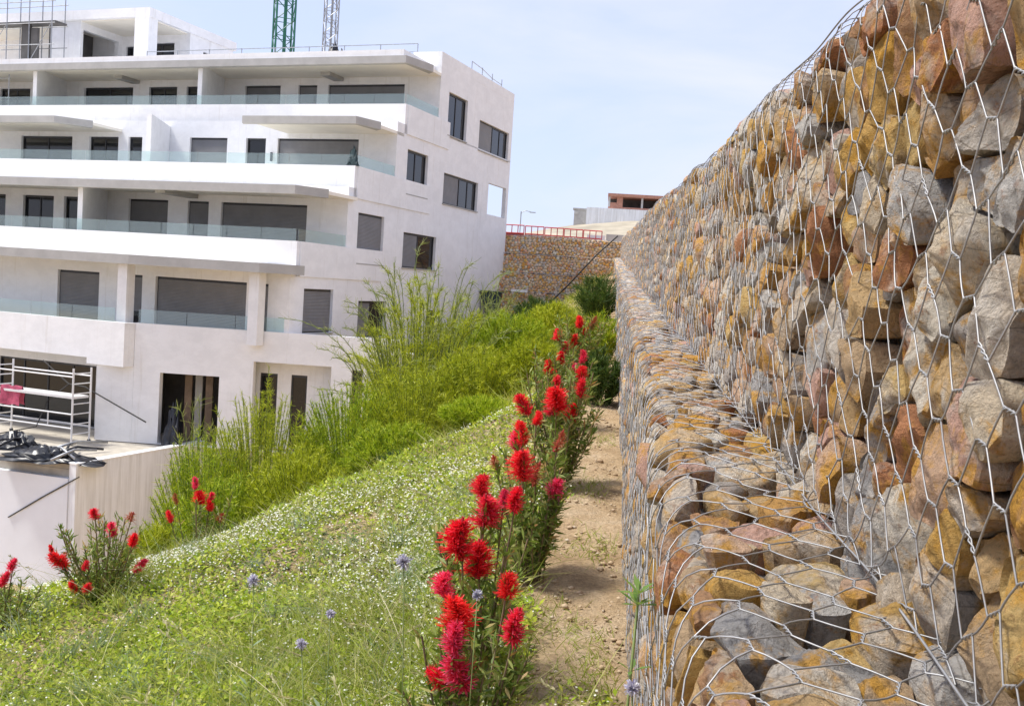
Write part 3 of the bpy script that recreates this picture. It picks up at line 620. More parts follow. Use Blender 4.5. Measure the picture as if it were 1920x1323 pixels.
# first-floor terrace overhang on the left
m = bb(); m.box((LEFT, -14.05, -1.98), (-5.32, -13.8, -0.60)); m.box((-5.32, -14.05, -2.2), (-7.0, -13.79, -1.981)); m.box((-5.32, -13.795, -2.2), (-5.58, -12.9, -0.61))
m.build('terrace_parapet', 'white_render', bld)
bb().box((LEFT, -13.79, -1.75), (-5.6, -11.4, -1.45)).build('terrace_slab', 'weathered_render', bld)
wall_holes((0, -12.0), UX, 8.0, 34.0, -5.0, -1.76, [(8.45, 13.5, -4.98, -2.55), (15.5, 21, -4.98, -2.55)], UN).build('ground_wall', 'white_render', bld)
for h in [(8.45, 13.5, -4.98, -2.55), (15.5, 21, -4.98, -2.55)]: window((0, -12.0), UX, UN, h, 'glass', 0.1, 4)
m = bb(); m.prism([gp(5.585, 0.0), gp(6.95, 0.0), gp(6.95, 0.3), gp(5.585, 0.3)], -5.0, -2.21); m.prism([gp(6.955, 0.0), gp(6.955, 0.3), (-8.0, -11.8), (-7.4, -11.8)], -5, -1.77); m.build('pier', 'white_render', bld)
for i in range(14):
    a = -5.9-i*2.0; bb().box((a-1.96, -13.93, -0.60), (a, -13.91, -0.1)).build('glass_panel', 'rail_glass', bld)
for i in range(3):
    q0, q1 = gp(0.15+i*1.8, 0.1), gp(0.15+i*1.8+1.77, 0.1); q2, q3 = gp(0.15+i*1.8+1.77, 0.12), gp(0.15+i*1.8, 0.12)
    bb().prism([q0, q1, q2, q3], -0.598, -0.1).build('glass_panel', 'rail_glass', bld)
for u, y_ in ((5.75, -13.55), (0.75, -12.55)): bb().box((-u-0.42, y_, -1.1), (-u, y_+0.42, 1.515)).build('column', 'white_render', bld)
# penthouse
PZ = ROOF
m = bb(); m.box((LEFT, 1.5, 14.95), (-18.3, 9.2, 15.45)); m.build('penthouse_roof', 'white_render', bld)
bb().box((LEFT, 1.8, 14.90), (-18.6, 8.9, 14.949)).build('penthouse_ceiling', 'soffit_cream', bld)
bb().box((-19.3, 1.5, PZ), (-18.35, 2.2, 14.949)).build('column', 'white_render', bld)
hs = [(22.2, 23.0, 12.2, 14.3), (19.5, 21.5, 12.2, 14.45)]
wall_holes((0, 5.0), UX, 18.4, 34, PZ+0.002, 14.949, hs, UN).build('penthouse_wall', 'white_render', bld)
wall_holes((-18.4, 0), SX, 5.23, 9.0, PZ+0.002, 14.949, [(6.2, 7.4, 12.6, 14.2)], SN).build('penthouse_wall', 'white_render', bld)
for h in hs: window((0, 5.0), UX, UN, h, 'glass', leafs=2)
window((-18.4, 0), SX, SN, (6.2, 7.4, 12.6, 14.2), 'shutter')
wall_holes((-23.3, 0), SX, 1.75, 4.99, PZ+0.002, 14.949, [(1.95, 4.7, 12.2, 14.5)], SN, 0.3).build('divider_wall', 'white_render', bld)
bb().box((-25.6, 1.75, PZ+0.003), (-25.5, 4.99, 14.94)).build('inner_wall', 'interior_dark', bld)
bb().box((-25.49, 1.76, PZ+0.003), (-23.61, 1.86, 14.94)).build('front_wall', 'white_render', bld)
bb().tube([(-23.4, 2.1, 12.1), (-23.4, 4.4, 13.4)], 0.03, 6).tube([(-23.4, 2.0, 12.95), (-23.4, 4.6, 12.95)], 0.03, 6).build('guard_rail', 'white_metal', bld)
m = bb(); m.prism([(-18.4, 9.2), (-14.2, 9.2), (-14.2, 9.6), (-18.4, 9.6)], PZ, [13.4+1.2, 12.4, 12.4, 13.4+1.2][::1]); m.build('roof_wall', 'white_render', bld)
# roof railing
m = bb()
for u in np.arange(1.6, 18, 2.0): m.tube([(-u, 0.6, PZ+0.2), (-u, 0.6, PZ+1.0)], 0.025, 5)
m.tube([(-1.6, 0.6, PZ+1.0), (-17.6, 0.6, PZ+0.96)], 0.025, 5); m.tube([(-1.6, 0.6, PZ+0.62), (-17.6, 0.6, PZ+0.58)], 0.018, 5)
m.build('roof_railing', 'steel', bld)
m = bb()
for y_ in (4.2, 5.6, 7.0, 8.4): m.tube([(-0.3, y_, 12.3), (-0.3, y_, 12.85)], 0.025, 5)
m.tube([(-0.3, 4.2, 12.85), (-0.3, 5.6, 12.78), (-0.3, 7.0, 12.60), (-0.3, 8.4, 12.56)], 0.022, 5); m.build('roof_railing', 'steel', bld)
m = bb().tube([(-7.0+0.75, -4.10, 6.9), (-7.0+0.75, -4.16, 6.9)], 0.05, 6); m.box((-6.29, -4.2, 6.55), (-6.21, -4.11, 6.95)); m.build('wall_lamp', 'black_plastic', bld)

# ------------------------------------------------------------------ terrace in front of the building and its low walls
tpoly = [(-16.55, 30.05), (-14.75, 35.4), (-11.0, 36.0), (-11.0, 42.0), (-40, 48), (-42, 34.7)]
m = MB().prism(tpoly, -9.6, -5.03); tag(m.build('terrace', 'terrace_floor'), kind='structure')
lw = tag(empty('retaining_wall', (-16.5, 30, -9.6)), 'low white retaining wall with a raised corner below the building terrace', 'wall')
def lwm(): return MB((-16.5, 30, -9.6))
dF = np.array([-0.9836, 0.1797]); nF = np.array([0.1797, 0.9836])
c0 = np.array([-16.57, 29.80])
def fpt(a, b): q = c0+dF*a+nF*b; return (q[0], q[1])
lwm().prism([fpt(0.31, 0), fpt(26, 0), fpt(26, 0.22), fpt(0.31, 0.22)], -9.6, -5.47).build('front_panel', 'shade_tinted_white', lw)
lwm().prism([fpt(0.31, 0.23), fpt(26, 0.23), fpt(26, 1.35), fpt(0.31, 1.35)], -5.6, -5.22).build('ledge', 'terrace_floor', lw)
dR = np.array([0.3317, 0.9434]); nR = np.array([0.9434, -0.3317])
def rpt(a, b): q = c0+dR*a-nR*b; return (q[0], q[1])
lwm().prism([rpt(0, 0), rpt(5.9, 0), rpt(5.9, 0.3), rpt(0, 0.3)], -9.6, [-4.99, -4.93, -4.93, -4.99]).build('side_panel', 'weathered_render', lw)
lwm().prism([rpt(-0.02, -0.02), rpt(5.92, -0.02), rpt(5.92, 0.32), rpt(-0.02, 0.32)], [-4.985, -4.925, -4.925, -4.985], [-4.94, -4.88, -4.88, -4.94]).build('coping', 'white_render', lw)
def cable(name, pts, r, label, cat='cable', mat='cable_black'):
    P = np.array(pts, float); t = np.linspace(0, len(P)-1, 8*(len(P)-1)+1); i = np.clip(t.astype(int), 0, len(P)-2); f = (t-i)[:, None]
    f = f*f*(3-2*f)*0.35+f*0.65; Q = P[i]*(1-f)+P[i+1]*f; b = Q[0]
    o = MB(b).tube(Q-0, r, 6).build(name, mat, None, True); o.location = b
    return tag(o, label, cat)
q = fpt(-0.15, -0.03); q2 = fpt(2.55, -0.03)
cable('cable', [(q[0], q[1], -5.35), ((q[0]+q2[0])/2, (q[1]+q2[1])/2, -6.15), (q2[0], q2[1], -7.0)], 0.022, 'dark cable hanging slantwise across the low white wall')

# white mobile scaffold on the terrace, standing before the dark opening
def at_b(u, y_, z): c, s_ = math.cos(BR), math.sin(BR); return (BX+c*(-u)-s_*y_, BY+s_*(-u)+c*y_, z)
so = at_b(8.2, -14.9, -5.03); sf = tag(empty('rolling_scaffold', so, BR), 'white rolling scaffold tower with ladder ends and one plank deck', 'scaffold')
for x in (-1.85, 1.85):
    m = MB()
    for y_ in (-0.42, 0.42): m.tube([(x, y_, 0.12), (x, y_, 2.75)], 0.035, 6)
    for z in np.arange(0.4, 2.75, 0.36): m.tube([(x, -0.42, z), (x, 0.42, z)], 0.022, 6)
    m.build('ladder_frame', 'white_metal', sf)
for z, y_ in ((0.62, -0.42), (1.12, -0.42), (2.45, -0.42), (0.62, 0.42), (2.45, 0.42)): MB().tube([(-1.85, y_, z), (1.85, y_, z)], 0.028, 6).build('rail', 'white_metal', sf)
for x in (-0.95, 0.75): MB().tube([(x, -0.42, 0.62), (x, -0.42, 1.12)], 0.022, 6).build('upright', 'white_metal', sf)
MB().box((-1.82, -0.36, 1.66), (1.82, 0.36, 1.74)).build('deck', 'white_metal', sf)
for x in (-1.85, 1.85):
    for y_ in (-0.42, 0.42):
        MB().tube([(x, y_-0.02, 0.08), (x, y_+0.02, 0.08)], 0.08, 10).build('wheel', 'black_plastic', sf)
# a pink cloth over the scaffold's far rung
pc = at_b(11.25, -14.6, 0); g = np.random.default_rng(4)
V = []; nx_, nz_ = 12, 12
for i in range(nx_):
    for j in range(nz_):
        a = i/(nx_-1); b_ = j/(nz_-1)*2-1; V.append((-0.4+0.8*a+0.03*math.sin(9*b_+4*a), 0.10*np.sign(b_)*(0.35+abs(b_))+0.05*math.sin(7*a+b_*2), 0.75*(1-abs(b_))-0.75+0.02*math.sin(11*a)))
F = [(i*nz_+j, (i+1)*nz_+j, (i+1)*nz_+j+1, i*nz_+j+1) for i in range(nx_-1) for j in range(nz_-1)]
o = link('cloth', mesh_np('cloth', np.array(V), np.array(F), 'pink_cloth', True)); o.location = at_b(9.35, -15.15, -3.1); o.rotation_euler = (0, 0, BR+0.2)
tag(o, 'pink cloth slung over the end of the white scaffold', 'cloth')
# heap of black sheeting and pipes
def crumple(name, mat, loc, sx, sy, sz, seed, label, cat, group=None, n=26):
    r = np.random.default_rng(seed); th = np.linspace(0, 2*PI, n, endpoint=False); V = [(0, 0, sz)]; F = []
    R = np.linspace(0.12, 1, 12)
    for a, rr in enumerate(R):
        for t in th:
            k_ = 1+0.25*math.sin(3*t+seed)+0.15*math.sin(7*t+2*a)
            z = sz*(1-rr**1.5)*(1+0.5*math.sin(5*t+a*1.3+seed))+r.normal(0, 0.09)*sz if rr < 0.99 else 0
            V.append((math.cos(t)*rr*sx*k_, math.sin(t)*rr*sy*k_, max(z, 0.0)))
    for j in range(n): F.append((0, 1+j, 1+(j+1) % n))
    F4 = [(1+a*n+j, 1+(a+1)*n+j, 1+(a+1)*n+(j+1) % n, 1+a*n+(j+1) % n) for a in range(11) for j in range(n)]
    o = link(name, mesh_np(name, np.array(V), [np.array(F), np.array(F4)], mat)); o.location = loc; o.rotation_euler = (0, 0, BR); return tag(o, label, cat, group)
crumple('plastic_sheet', 'black_plastic', at_b(5.2, -17.5, -5.02), 1.9, 0.95, 0.30, 1, 'crumpled black plastic sheeting heaped on the terrace by the low wall', 'sheeting')
crumple('plastic_sheet', 'black_plastic', at_b(7.3, -16.8, -5.02), 1.3, 0.6, 0.42, 2, 'smaller dark sheeting heap at the foot of the white scaffold', 'sheeting')
crumple('sack', 'yellow_sack', at_b(9.4, -17.4, -5.02), 0.75, 0.45, 0.5, 5, 'yellowish sack lying on the terrace at the left edge', 'sack')
g = np.random.default_rng(8)
for i in range(7):
    c = np.array(at_b(4.0+g.uniform(0, 3.4), -17.3+g.uniform(-0.5, 1.0), -4.72)); a = g.uniform(0, PI); d = np.array([math.cos(a), math.sin(a), 0.0])*g.uniform(0.7, 1.2)
    o = MB(c).tube([c-d+(0, 0, -0.1), c+(0, 0, 0.12), c+d], 0.045, 6).build('pipe_offcut', 'black_plastic' if i % 3 else 'steel', None, True); o.location = c
    tag(o, 'bent pipe offcut on the black sheeting heap, ' + ['at its left end', 'crossing its top', 'nearest the low wall', 'nearest the scaffold', 'at its right end', 'in the middle', 'under the others'][i], 'pipe', 'pipe offcuts on the terrace heap')
cable('cable', [at_b(8.9, -14.2, -2.25), at_b(7.55, -14.3, -3.0), at_b(6.9, -14.2, -3.05), at_b(4.5, -13.7, -4.15)], 0.025, 'dark cable looping across the white pier to the open doorway')
cable('cable', [at_b(7.5, -14.35, -3.0), at_b(8.0, -14.8, -3.6), at_b(7.9, -15.4, -4.5), at_b(8.7, -16.6, -4.75)], 0.022, 'dark cable dropping from the white pier to the sheeting heap')
o = crumple('rubble_bag', 'black_plastic', at_b(3.75, -13.1, -5.0), 0.36, 0.34, 1.15, 9, 'tall black rubble bag standing in the open ground floor doorway', 'bag')

# tube scaffold at the top left of the building
to = at_b(25.6, -0.6, ROOF+0.05); ts_ = tag(empty('scaffold_tower', to, BR), 'grey tube scaffold on the roof at the far left of the building', 'scaffold')
X_ = (-2.4, -0.6, 1.0, 2.6); Z_ = (0.0, 1.15, 2.3, 3.45, 4.3)
for x in X_:
    for y_ in (0.0, 0.9): MB().tube([(x, y_, 0.0), (x, y_, 4.6)], 0.03, 6).build('standard', 'steel', ts_)
for z in Z_[1:]:
    for y_ in (0.0, 0.9): MB().tube([(-2.6, y_, z), (2.8, y_, z)], 0.025, 6).build('ledger', 'steel', ts_)
for x0, x1 in ((-2.4, -0.6), (1.0, 2.6)): MB().tube([(x0, -0.03, 0.1), (x1, -0.03, 2.3)], 0.02, 6).build('brace', 'steel', ts_)
for z in (2.33,): MB().box((-2.6, 0.05, z), (2.8, 0.85, z+0.09)).build('deck', 'interior_dark', ts_)
MB().box((0.3, 0.15, 0.05), (0.9, 0.3, 2.3)).box((1.0, 0.15, 0.05), (1.45, 0.3, 2.1)).build('stored_panel', 'interior_dark', ts_)
to = at_b(25.0, -2.9, FZ[4]+0.02); t2 = tag(empty('scaffold_tower', to, BR), 'narrow tube scaffold on the top left balcony', 'scaffold')
for x in (-1.6, 0.0, 1.6): MB().tube([(x, 0, 0.0), (x, 0, 2.3)], 0.03, 6).build('standard', 'steel', t2)
for z in (1.1, 2.1): MB().tube([(-1.7, 0, z), (1.7, 0, z)], 0.025, 6).build('ledger', 'steel', t2)
MB().tube([(-1.6, -0.03, 0.1), (0.0, -0.03, 2.1)], 0.02, 6).build('brace', 'steel', t2)

# roof things
o = MB().box((-0.35, -0.3, 0), (0.35, 0.3, 0.5)).tube([(0, 0, 0.5), (0.1, 0, 0.95)], 0.12, 8).build('cement_mixer_part', 'orange_paint'); o.name = 'roof_crate'; o.location = at_b(9.7, 2.2, ROOF+0.0); tag(o, 'small orange red crate on the roof below the green crane', 'crate')
o = crumple('tarpaulin_heap', 'black_plastic', at_b(7.0, 2.0, ROOF), 0.75, 0.5, 1.05, 13, 'black tarpaulin heap on the roof beside the grey crane', 'tarpaulin')
# plant pot hanging stuff on the third floor balcony corner
o = crumple('work_bag', 'dark_teal', at_b(0.15, -7.38, FZ[3]+0.64), 0.26, 0.09, 0.55, 17, 'dark green bag on the third floor balcony corner', 'bag')

# tower cranes
def crane(name, x, y_, w, z0, z1, mat, label, slab=True):
    r = tag(empty(name, (x, y_, z0), 0.5), label, 'crane'); hw = w/2
    for sx in (-1, 1):
        for sy in (-1, 1): MB().tube([(sx*hw, sy*hw, 0), (sx*hw, sy*hw, z1-z0)], w*0.055, 4).build('mast_leg', mat, r)
    m = MB(); z = 0; st = w*0.95; k_ = 0
    while z < z1-z0-st:
        for a, b_ in (((-1, -1), (1, -1)), ((1, -1), (1, 1)), ((1, 1), (-1, 1)), ((-1, 1), (-1, -1))):
            m.tube([(a[0]*hw, a[1]*hw, z), (b_[0]*hw, b_[1]*hw, z)], w*0.022, 4)
            p0, p1 = (a, b_) if k_ % 2 == 0 else (b_, a); m.tube([(p0[0]*hw, p0[1]*hw, z), (p1[0]*hw, p1[1]*hw, z+st)], w*0.026, 4)
        z += st; k_ += 1
    m.build('lattice', mat, r); MB().tube([(hw*0.1, 0, 0), (hw*0.1, 0, z1-z0)], w*0.10, 6).build('ladder_shaft', mat, r)
    j = MB()
    for a in np.arange(0, 40, 2.0): j.tube([(a, -0.6, z1-z0), (a+1, 0, z1-z0+1.2), (a+2, -0.6, z1-z0)], 0.06, 4); j.tube([(a, 0.6, z1-z0), (a+1, 0, z1-z0+1.2), (a+2, 0.6, z1-z0)], 0.06, 4)
    j.tube([(0, -0.6, z1-z0), (42, -0.6, z1-z0)], 0.09, 4); j.tube([(0, 0.6, z1-z0), (42, 0.6, z1-z0)], 0.09, 4); j.tube([(-10, 0, z1-z0+1.2), (42, 0, z1-z0+1.2)], 0.09, 4)
    j.build('jib', mat, r)
    return r
crane('tower_crane', -33.0, 94.2, 1.75, 4.2, 52, 'green_paint', 'green lattice tower crane mast rising behind the roof')
crane('tower_crane', -33.0, 109.5, 1.35, 4.2, 60, 'steel', 'slimmer grey lattice tower crane mast behind the roof')

# ------------------------------------------------------------------ far gabion wall closing the passage
fg = tag(empty('gabion_wall', (-3, 55, -2)), 'distant brown gabion wall in stacked tiers closing the end of the passage', 'gabion')
class FT:
    def __init__(s, zt, yf): s.zt = zt; s.yf = yf; s.S = 1.05+0.34; s.seed = 2
    def map(s, S, Y, O):
        up = np.minimum(S, 1.05); dp = np.maximum(S-1.05, 0); on = (S > 1.05)
        x = Y; yy = s.yf+dp-np.where(on, 0, O); z = s.zt-1.05+up+np.where(on, O, 0)+0.05*np.sin(Y*0.9+s.zt)
        return np.stack([x+0*z, yy, z], -1)
for i in range(6):
    T = FT(4.55-1.05*i+0.0, 55.8-0.34*i); Sg, Yg, Wg = stone_field(T, -9.5, 0.6, 0.135, 0.17, 200+i)
    sel = np.nonzero((Sg > 0) & (Sg < T.S)); V, F4, F3, ok = stones_mesh(T, Sg, Yg, Wg, sel, 7, RHO_D, 300+i); V = V[ok]; n, mm, _ = V.shape; b = (np.arange(n)*mm)[:, None, None]
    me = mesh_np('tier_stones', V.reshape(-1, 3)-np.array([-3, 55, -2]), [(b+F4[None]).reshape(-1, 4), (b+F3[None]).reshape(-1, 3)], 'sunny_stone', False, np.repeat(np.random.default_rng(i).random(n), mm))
    tag(link('tier_stones', me, fg), kind='stuff')
    MB((-3, 55, -2)).box((-9.6, T.yf+0.07, T.zt-1.06), (0.7, 57.5, T.zt-0.07)).build('rubble_core', 'hill_soil', fg)
    m = MB((-3, 55, -2)); m.tube([(-9.5, T.yf-0.05, T.zt), (0.6, T.yf-0.05, T.zt)], 0.012, 4); m.build('edge_wire', 'wire_fine', fg)
cable('hose', [(0.22, 54.3, 4.75), (-0.9, 54.2, 3.6), (-2.2, 54.0, 2.0), (-3.6, 53.9, 0.45)], 0.045, 'dark hose running slantwise down the distant gabion wall', 'hose')
o = MB((-6.2, 52.6, 0.15)).prism([(-6.75, 52.3), (-5.75, 52.3), (-5.75, 53.0), (-6.75, 53.0)], -0.4, 1.25).build('waste_bin', 'dark_teal'); o.location = (-6.2, 52.6, 0.15)
me = o.data
for v in me.vertices:
    if v.co.z < 0.5: v.co.x = v.co.x*0.62+0.05; v.co.y *= 0.7
m = MB((-6.2, 52.6, 0.15)).box((-6.86, 52.2, 1.25), (-5.64, 53.1, 1.33)); m.build('rim', 'dark_teal', o); tag(o, 'dark tapered waste bin at the corner of the white building', 'bin')
o = MB((-5.0, 54.2, 1.3)).box((-5.4, 54.1, 1.36), (-4.5, 54.35, 1.5)).build('plank', 'white_metal'); o.location = (-5.0, 54.2, 1.3); tag(o, 'short white plank lying on the distant gabion ledge', 'plank')

# red and white barriers on the far wall
g = np.random.default_rng(3)
for i in range(5):
    x = -6.4+i*1.15; y_ = 58.6+0.25*i; b = tag(empty('barrier', (x, y_, 4.2), 0.06*i-0.1), ['leftmost red tube barrier above the distant gabion wall', 'second red tube barrier from the building above the gabion wall', 'middle red and white barrier above the distant gabion wall', 'fourth red barrier from the building, above the gabion wall', 'rightmost red barrier, beside the white sheet above the gabion wall'][i], 'barrier', 'red barriers on the far wall')
    m = MB()
    for z in (0.15, 0.62, 1.08): m.tube([(0, 0, z), (1.1, 0, z)], 0.035, 5)
    for xx in (0, 0.37, 0.74, 1.1): m.tube([(xx, 0, 0), (xx, 0, 1.1)], 0.028, 5)
    m.build('frame', 'red_paint', b); MB().box((0.02, 0.06, 0.1), (1.08, 0.08, 0.62)).build('sheet', 'white_metal' if i > 0 else 'red_paint', b)
b = tag(empty('site_hoarding', (-1.0, 60.0, 4.2)), 'pale sheet hoarding at the end of the red barriers', 'hoarding')
MB().box((-0.6, 0, 0), (0.5, 0.05, 0.85)).build('panel', 'white_metal', b); MB().box((0.55, 0, 0), (1.6, 0.05, 0.95)).build('panel', 'concrete', b)
# house under construction on the hill
hs_ = tag(empty('unfinished_house', (1.0, 152, 9.5), 0.0), 'unfinished house of red brick and concrete on the distant hill', 'house')
def hm(): return MB((1.0, 152, 9.5))
hm().box((-4.4, 152, 9.0), (12.5, 162, 14.6)).build('retaining_base', 'weathered_render', hs_)
m = hm(); m.box((-1.2, 153, 14.6), (12.0, 161, 14.95)); m.box((-1.3, 152.6, 16.5), (12.0, 161, 16.95)); m.build('slab', 'brick_red', hs_)
for a, b_ in ((-1.2, -0.9), (0.1, 1.0), (3.8, 4.1), (6.4, 7.2), (9.6, 10.5)): hm().box((a, 153, 14.95), (b_, 153.3, 16.5)).build('pillar', 'brick_red' if b_-a > 0.5 else 'concrete', hs_)
hm().box((-1.2, 157, 14.95), (12, 157.2, 16.5)).build('rear_wall', 'interior_dark', hs_)
hm().box((-1.0, 153.05, 14.95), (0.1, 153.2, 15.6)).build('low_wall', 'brick_red', hs_)
o = MB((-5.2, 153.5, 12.0)).box((-6.3, 153, 10.0), (-3.9, 155, 14.2)).box((-6.5, 152.9, 14.2), (-3.8, 155.1, 14.45)).box((-6.3, 152.9, 13.5), (-5.6, 152.99, 14.0)).build('hut', 'concrete'); o.location = (-5.2, 153.5, 12.0); tag(o, 'small flat roofed concrete hut left of the unfinished house', 'hut')
sl = tag(empty('street_lamp', (-14.2, 150, 6.0)), 'thin street lamp with a bent arm on the far hillside', 'street lamp')
MB().tube([(0, 0, 0), (0, 0, 7.2)], 0.09, 6).build('pole', 'steel', sl); MB().tube([(0, 0, 7.0), (0.7, 0, 7.35), (1.5, 0, 7.2)], 0.06, 6).build('arm', 'steel', sl); MB().box((1.3, -0.2, 7.08), (2.2, 0.2, 7.2)).build('lamp_head', 'steel', sl)

# ------------------------------------------------------------------ ground cover on the bank
def scatter(n, x0, x1, y0, y1, seed, dens=None, near=1.0):
    """random points, denser near the camera"""
    r = np.random.default_rng(seed); t = r.random(n); Y = (y0**(1-near)+t*(y1**(1-near)-y0**(1-near)))**(1/(1-near)) if abs(near-1) > 1e-3 else y0*(y1/y0)**t
    X = x0+(x1-x0)*r.random(n)
    if dens is not None: k = r.random(n) < dens(X, Y); X, Y = X[k], Y[k]
    return X, Y, r
def cover(X, Y):
    e = -0.24+0.16*np.clip((3.2-Y)/1.0, 0, 1)+0.10*np.sin(Y*2.3)+0.06*snoise(X*2, Y*2, 21, 3, 1.6)
    d = np.clip((e-X)/0.14, 0, 1); d = np.maximum(d, np.clip((3.5-Y)/1.2, 0, 0.75)*np.clip(snoise(X*3, Y*3, 24, 3, 1.5)+0.35, 0, 1)*(X < 0.12)); patch = snoise(X, Y, 22, 4, 1.7); return d*np.clip(0.85+0.7*patch, 0.25, 1)
def dry_zone(X, Y): return np.exp(-(((X+0.95)/0.55)**2+((Y-5.6)/2.2)**2))+0.8*np.exp(-(((X+2.6)/0.8)**2+((Y-6.6)/0.8)**2))
def crest_ok(X, Y): return Y < np.interp(-X, [0.3, 0.8, 1.6, 2.2, 2.6, 4.0, 7.0], [14, 11, 10.0, 9.5, 9.0, 8.8, 8.6])
XLIM = lambda Y: -0.72*Y-1.0
def bank_points(n, seed, near=1.2, y0=1.6, y1=11, f=None):
    r = np.random.default_rng(seed); t = r.random(n); q = 1-near; Y = (y0**q+t*(y1**q-y0**q))**(1/q); X = 0.11+(XLIM(Y)-0.11)*r.random(n)
    p = cover(X, Y)*crest_ok(X, Y)
    if f is not None: p = p*f(X, Y)
    k = r.random(n) < p; X, Y = X[k], Y[k]
    return np.stack([X, Y, terrain(X, Y)], -1), r
parts = []
P, r = bank_points(225000, 41, 1.4)
n = len(P); h = 0.01+0.085*r.random(n)*np.clip(0.5+0.75*snoise(P[:, 0]*3, P[:, 1]*3, 5, 4, 1.5), 0.05, 1.4); sz = 0.009+0.011*r.random(n)**1.5+0.0026*P[:, 1]
P2 = P+np.stack([r.normal(0, 0.01, n), r.normal(0, 0.01, n), h], -1); az_ = r.uniform(0, 2*PI, n); el = r.uniform(-0.1, 0.9, n)
D = np.stack([np.cos(az_)*np.cos(el), np.sin(az_)*np.cos(el), np.sin(el)], -1); N = nrm(np.array([0, 0, 1.0])+r.normal(0, 0.35, (n, 3)))
Vg, Fg = leaves(P2, D, N, sz*1.3, sz*0.62)
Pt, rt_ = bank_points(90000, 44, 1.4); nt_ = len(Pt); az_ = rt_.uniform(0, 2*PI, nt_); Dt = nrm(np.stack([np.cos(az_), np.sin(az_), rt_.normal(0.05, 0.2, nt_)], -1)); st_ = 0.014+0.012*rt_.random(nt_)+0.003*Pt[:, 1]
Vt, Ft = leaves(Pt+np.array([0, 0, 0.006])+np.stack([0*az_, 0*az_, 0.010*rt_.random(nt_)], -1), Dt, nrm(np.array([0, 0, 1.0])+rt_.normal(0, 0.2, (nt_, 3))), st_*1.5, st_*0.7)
tag(link('shade_leaves', mesh_np('shade_leaves', Vt, Ft, 'shade_leaf')), 'dark leaf layer standing in for shade beneath the ground cover', 'ground cover', None, 'stuff')  # dark layer added as shade between the cover leaves
tag(link('ground_cover', mesh_np('ground_cover', Vg, Fg, 'cover_leaf')), 'low yellow green ground cover over the sloping bank', 'ground cover', None, 'stuff')
def blades(name, mat, n, seed, lo, hi, w, label, cat, near=1.4, f=None, lean=0.35, bend=0.5, nseg=2, y1=11):
    P, r = bank_points(n, seed, near, 1.5, y1, f); k = len(P)
    D = nrm(np.stack([r.normal(0, lean, k), r.normal(0, lean, k), np.ones(k)], -1)); B = np.stack([r.normal(0, bend, k), r.normal(0, bend, k), -r.uniform(0.05, 0.35, k)], -1)
    L = lo+(hi-lo)*r.random(k)**1.7
    V, F = strands(P-np.array([0, 0, 0.005]), D, L, w*(0.6+0.8*r.random(k))+0.0004*P[:, 1], B, nseg)
    return tag(link(name, mesh_np(name, V, F, mat)), label, cat, None, 'stuff')
blades('grass', 'grass_blade', 95000, 51, 0.05, 0.28, 0.0036, 'fresh green grass blades among the ground cover', 'grass', f=lambda x, y: np.clip(0.45+0.6*snoise(x, y, 61, 3, 1.5), 0.1, 1))
blades('tall_grass', 'grass_blade', 30000, 53, 0.14, 0.42, 0.0036, 'long wild grass blades along the bottom of the picture', 'grass', near=3.2, f=lambda x, y: np.clip(0.35+0.8*snoise(x, y, 62, 3, 1.6), 0.02, 1), lean=0.3, bend=0.6, nseg=5, y1=6)
blades('pale_grass', 'pale_grass', 95000, 52, 0.05, 0.22, 0.0036, 'pale straw coloured grass on the crest of the bank', 'grass', near=0.4, f=lambda x, y: np.clip(dry_zone(x, y)*1.2+0.07+0.25*snoise(x, y, 66, 3, 1.3), 0.03, 1), lean=0.5)
# tiny white flowers
P, r = bank_points(120000, 43, 1.25, f=lambda x, y: np.clip(0.40+0.75*snoise(x, y, 71, 3, 1.4), 0.06, 1)); n = len(P)
P = P+np.stack([np.zeros(n), np.zeros(n), 0.045+0.035*r.random(n)], -1); az_ = r.uniform(0, 2*PI, n); D = np.stack([np.cos(az_), np.sin(az_), r.normal(0, 0.3, n)], -1); D = nrm(D)
sz = (0.0048+0.005*r.random(n))+0.0012*P[:, 1]; N = nrm(np.array([0, -0.35, 1.0])+r.normal(0, 0.3, (n, 3)))
V, F = leaves(P, D, N, sz, sz*0.9, 0.05)
tag(link('white_flowers', mesh_np('white_flowers', V, F, 'petal_white')), 'tiny white flowers dotted all over the bank', 'flowers', None, 'stuff')
r = np.random.default_rng(59); parts = []
for _ in range(420):                                                     # taller clumps of grass and leafy weeds in the foreground
    Y = 1.75*(6.5/1.75)**r.random(); X = -0.42+(XLIM(Y)+0.42)*r.random(); n = int(r.integers(18, 60)); sp = r.uniform(0.02, 0.06)
    x, y_ = X+r.normal(0, sp, n), Y+r.normal(0, sp, n); P = np.stack([x, y_, terrain(x, y_)], -1); lean = r.normal(0, 0.25, 2)
    D = nrm(np.stack([r.normal(lean[0], 0.35, n), r.normal(lean[1], 0.35, n), np.ones(n)], -1)); parts.append(strands(P, D, r.uniform(0.10, 0.34)*(0.5+0.6*r.random(n)), r.uniform(0.0025, 0.006), np.stack([r.normal(lean[0], 0.4, n), r.normal(lean[1], 0.4, n), -r.uniform(0.1, 0.5, n)], -1), 4))
half = len(parts)//2
Vv, Ff = join(parts[half:]); tag(link('grass_clumps', mesh_np('grass_clumps', Vv, Ff, 'glaucous_leaf')), 'grey green grass clumps scattered over the bank', 'grass', None, 'stuff')
Vv, Ff = join(parts[:half]); tag(link('grass_clumps', mesh_np('grass_clumps', Vv, Ff, 'grass_blade')), 'taller grass clumps standing out of the ground cover', 'grass', None, 'stuff')
